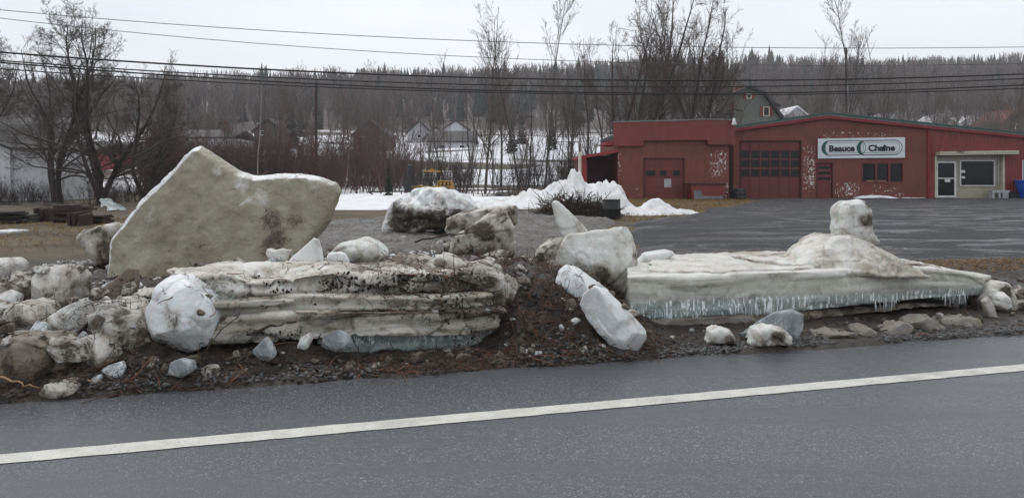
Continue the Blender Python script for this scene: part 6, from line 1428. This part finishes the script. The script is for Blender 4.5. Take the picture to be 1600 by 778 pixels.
# far wood on the hill: one mass
r = np.random.default_rng(99)
def far_wood(name, label, n, tmpl, mats, hs, region, mat, wide):
    V0, F0 = tmpl
    y = region[0] + (region[1] - region[0]) * r.random(n) ** .8; x = r.uniform(-.78, .78, n) * y
    ok = region[2](x, y); x, y = x[ok], y[ok]; n = len(x)
    P = np.stack([x, y, ground_z(x, y)], 1); h = r.uniform(*hs, n)
    V, Fc = instance(V0, F0, P, np.stack([h * wide, h * wide, h], 1) * r.uniform(.85, 1.15, (n, 3)), r.uniform(0, 6.28, n))
    tag(link(name, mesh_np(name, V, Fc), M[mat]), label, 'wood', kind='stuff')
def bare_tmpl(seed):
    q = np.random.default_rng(seed); k = 13; S = np.zeros((k, 3)); S[:, 2] = q.uniform(.2, .75, k); a = q.uniform(0, 6.28, k); e = q.uniform(.25, .6, k)
    D = np.stack([np.cos(a) * np.sin(e), np.sin(a) * np.sin(e), np.cos(e)], 1); P = grow(q, S, nrm(D), (1 - S[:, 2]) * q.uniform(.5, 1.0, k), 3, .12, .05)
    A = tubes(P, np.tile(np.array([.017, .012, .006]), (k, 1)), 3); T = tubes(np.array([[[0, 0, -.05], [0, 0, .5], [0, 0, .95]]]), np.array([[.018, .012, .004]]), 3)
    return join([T, A])
def cone_tmpl(seed, tiers=7, k=7):
    q = np.random.default_rng(seed); V = []; Fs = []
    for t in range(tiers):
        z = .06 + .8 * t / tiers; rad = .17 * (1 - t / tiers) ** .8 + .015; b = len(V); V.append((0, 0, min(z + .30, 1.0)))
        for i_ in range(k): a = 6.283 * (i_ + .5 * (t % 2)) / k; rr_ = rad * q.uniform(.65, 1.2); V.append((rr_ * math.cos(a), rr_ * math.sin(a), z - q.uniform(0, .04)))
        Fs += [(b, b + 1 + i_, b + 1 + (i_ + 1) % k) for i_ in range(k)]
    return np.array(V), np.array(Fs)
sv, sf = cone_tmpl(3)
M['far_bare'] = simple('far_bare_wood', (0.16, 0.125, 0.108), (0.12, 0.095, 0.083), scale=.05, rough=.95); M['far_conifer'] = simple('far_conifers', (0.042, 0.050, 0.040), (0.028, 0.036, 0.029), scale=.05, rough=.95)
patch = lambda x, y: fbm(xy0(x, y) / 55, 61, 3)
far_wood('hillside_wood', 'bare grey-brown wood covering the hill', 3900, bare_tmpl(1), None, (8, 14), (168, 500, lambda x, y: patch(x, y) < .35), 'far_bare', .8)
far_wood('hillside_conifers', 'dark conifers in patches on the hill', 2000, (sv, sf), None, (7, 15), (200, 500, lambda x, y: (patch(x, y) > .06) | ((y > 430) & (r.random(len(x)) < .5))), 'far_conifer', 1.0)
far_wood('ridge_conifers', 'row of conifers along the ridge line', 900, (sv, sf), None, (4, 11), (450, 530, lambda x, y: (fbm(xy0(x, y) / 30, 67, 3) > -.18)), 'far_conifer', .9)

# dead grass on the yard
def tufts(name, label, n, fx, hgt, mat):
    q = np.random.default_rng(len(name)); x, y = fx(q, n); ok = ground_z(x, y) > lot_z(x, y) + .0; x, y = x[ok], y[ok]; n = len(x)
    P0 = np.stack([x, y, ground_z(x, y)], 1)[slush_z(x, y) < -.02]; n = len(P0); x, y = P0[:, 0], P0[:, 1]; D = nrm(np.stack([q.normal(size=n) * .8, q.normal(size=n) * .8, np.full(n, .6)], 1)); P = grow(q, P0, D, q.uniform(hgt * .4, hgt, n), 3, .25, -.25)
    V, Fc = tubes(P, np.tile(np.array([.006, .005, .002]), (n, 1)) * (y / 16)[:, None].clip(.6, 2), 3); tag(link(name, mesh_np(name, V, Fc), M[mat]), label, 'grass', kind='stuff')
M['dry_grass'] = simple('dry_grass', (0.30, 0.20, 0.075), (0.19, 0.115, 0.04), scale=2, rough=.9)
tufts('garage_grass', 'matted yellow grass in front of the garage', 10000, lambda q, n: (q.uniform(1, 15, n), q.uniform(24, 44.5, n)), .22, 'dry_grass')
tufts('lawn_grass', 'matted yellow-brown grass at the left of the yard', 7000, lambda q, n: (q.uniform(-20, -4, n), q.uniform(14.5, 26, n)), .16, 'dry_grass')
tufts('verge_grass', 'dead grass on the verge right of the long slab', 5000, lambda q, n: from_sq(q.uniform(4.2, 10, n), q.uniform(2.6, 4.4, n)), .12, 'straw')

# ================================================================== damp air
HB = MB().box(-560, 560, -90, 660, -8, 112).mesh('haze'); hz = bpy.data.objects.new('haze', HB); COL.objects.link(hz); tag(hz, kind='stuff')
hm = bpy.data.materials.new('haze'); hm.use_nodes = True; hm.node_tree.nodes.clear()
ho = hm.node_tree.nodes.new('ShaderNodeOutputMaterial'); hv = hm.node_tree.nodes.new('ShaderNodeVolumePrincipled'); hv.inputs['Color'].default_value = (.92, .94, 1, 1); hv.inputs['Density'].default_value = .0004; hv.inputs['Anisotropy'].default_value = .2
hm.node_tree.links.new(hv.outputs['Volume'], ho.inputs['Volume']); HB.materials.append(hm)
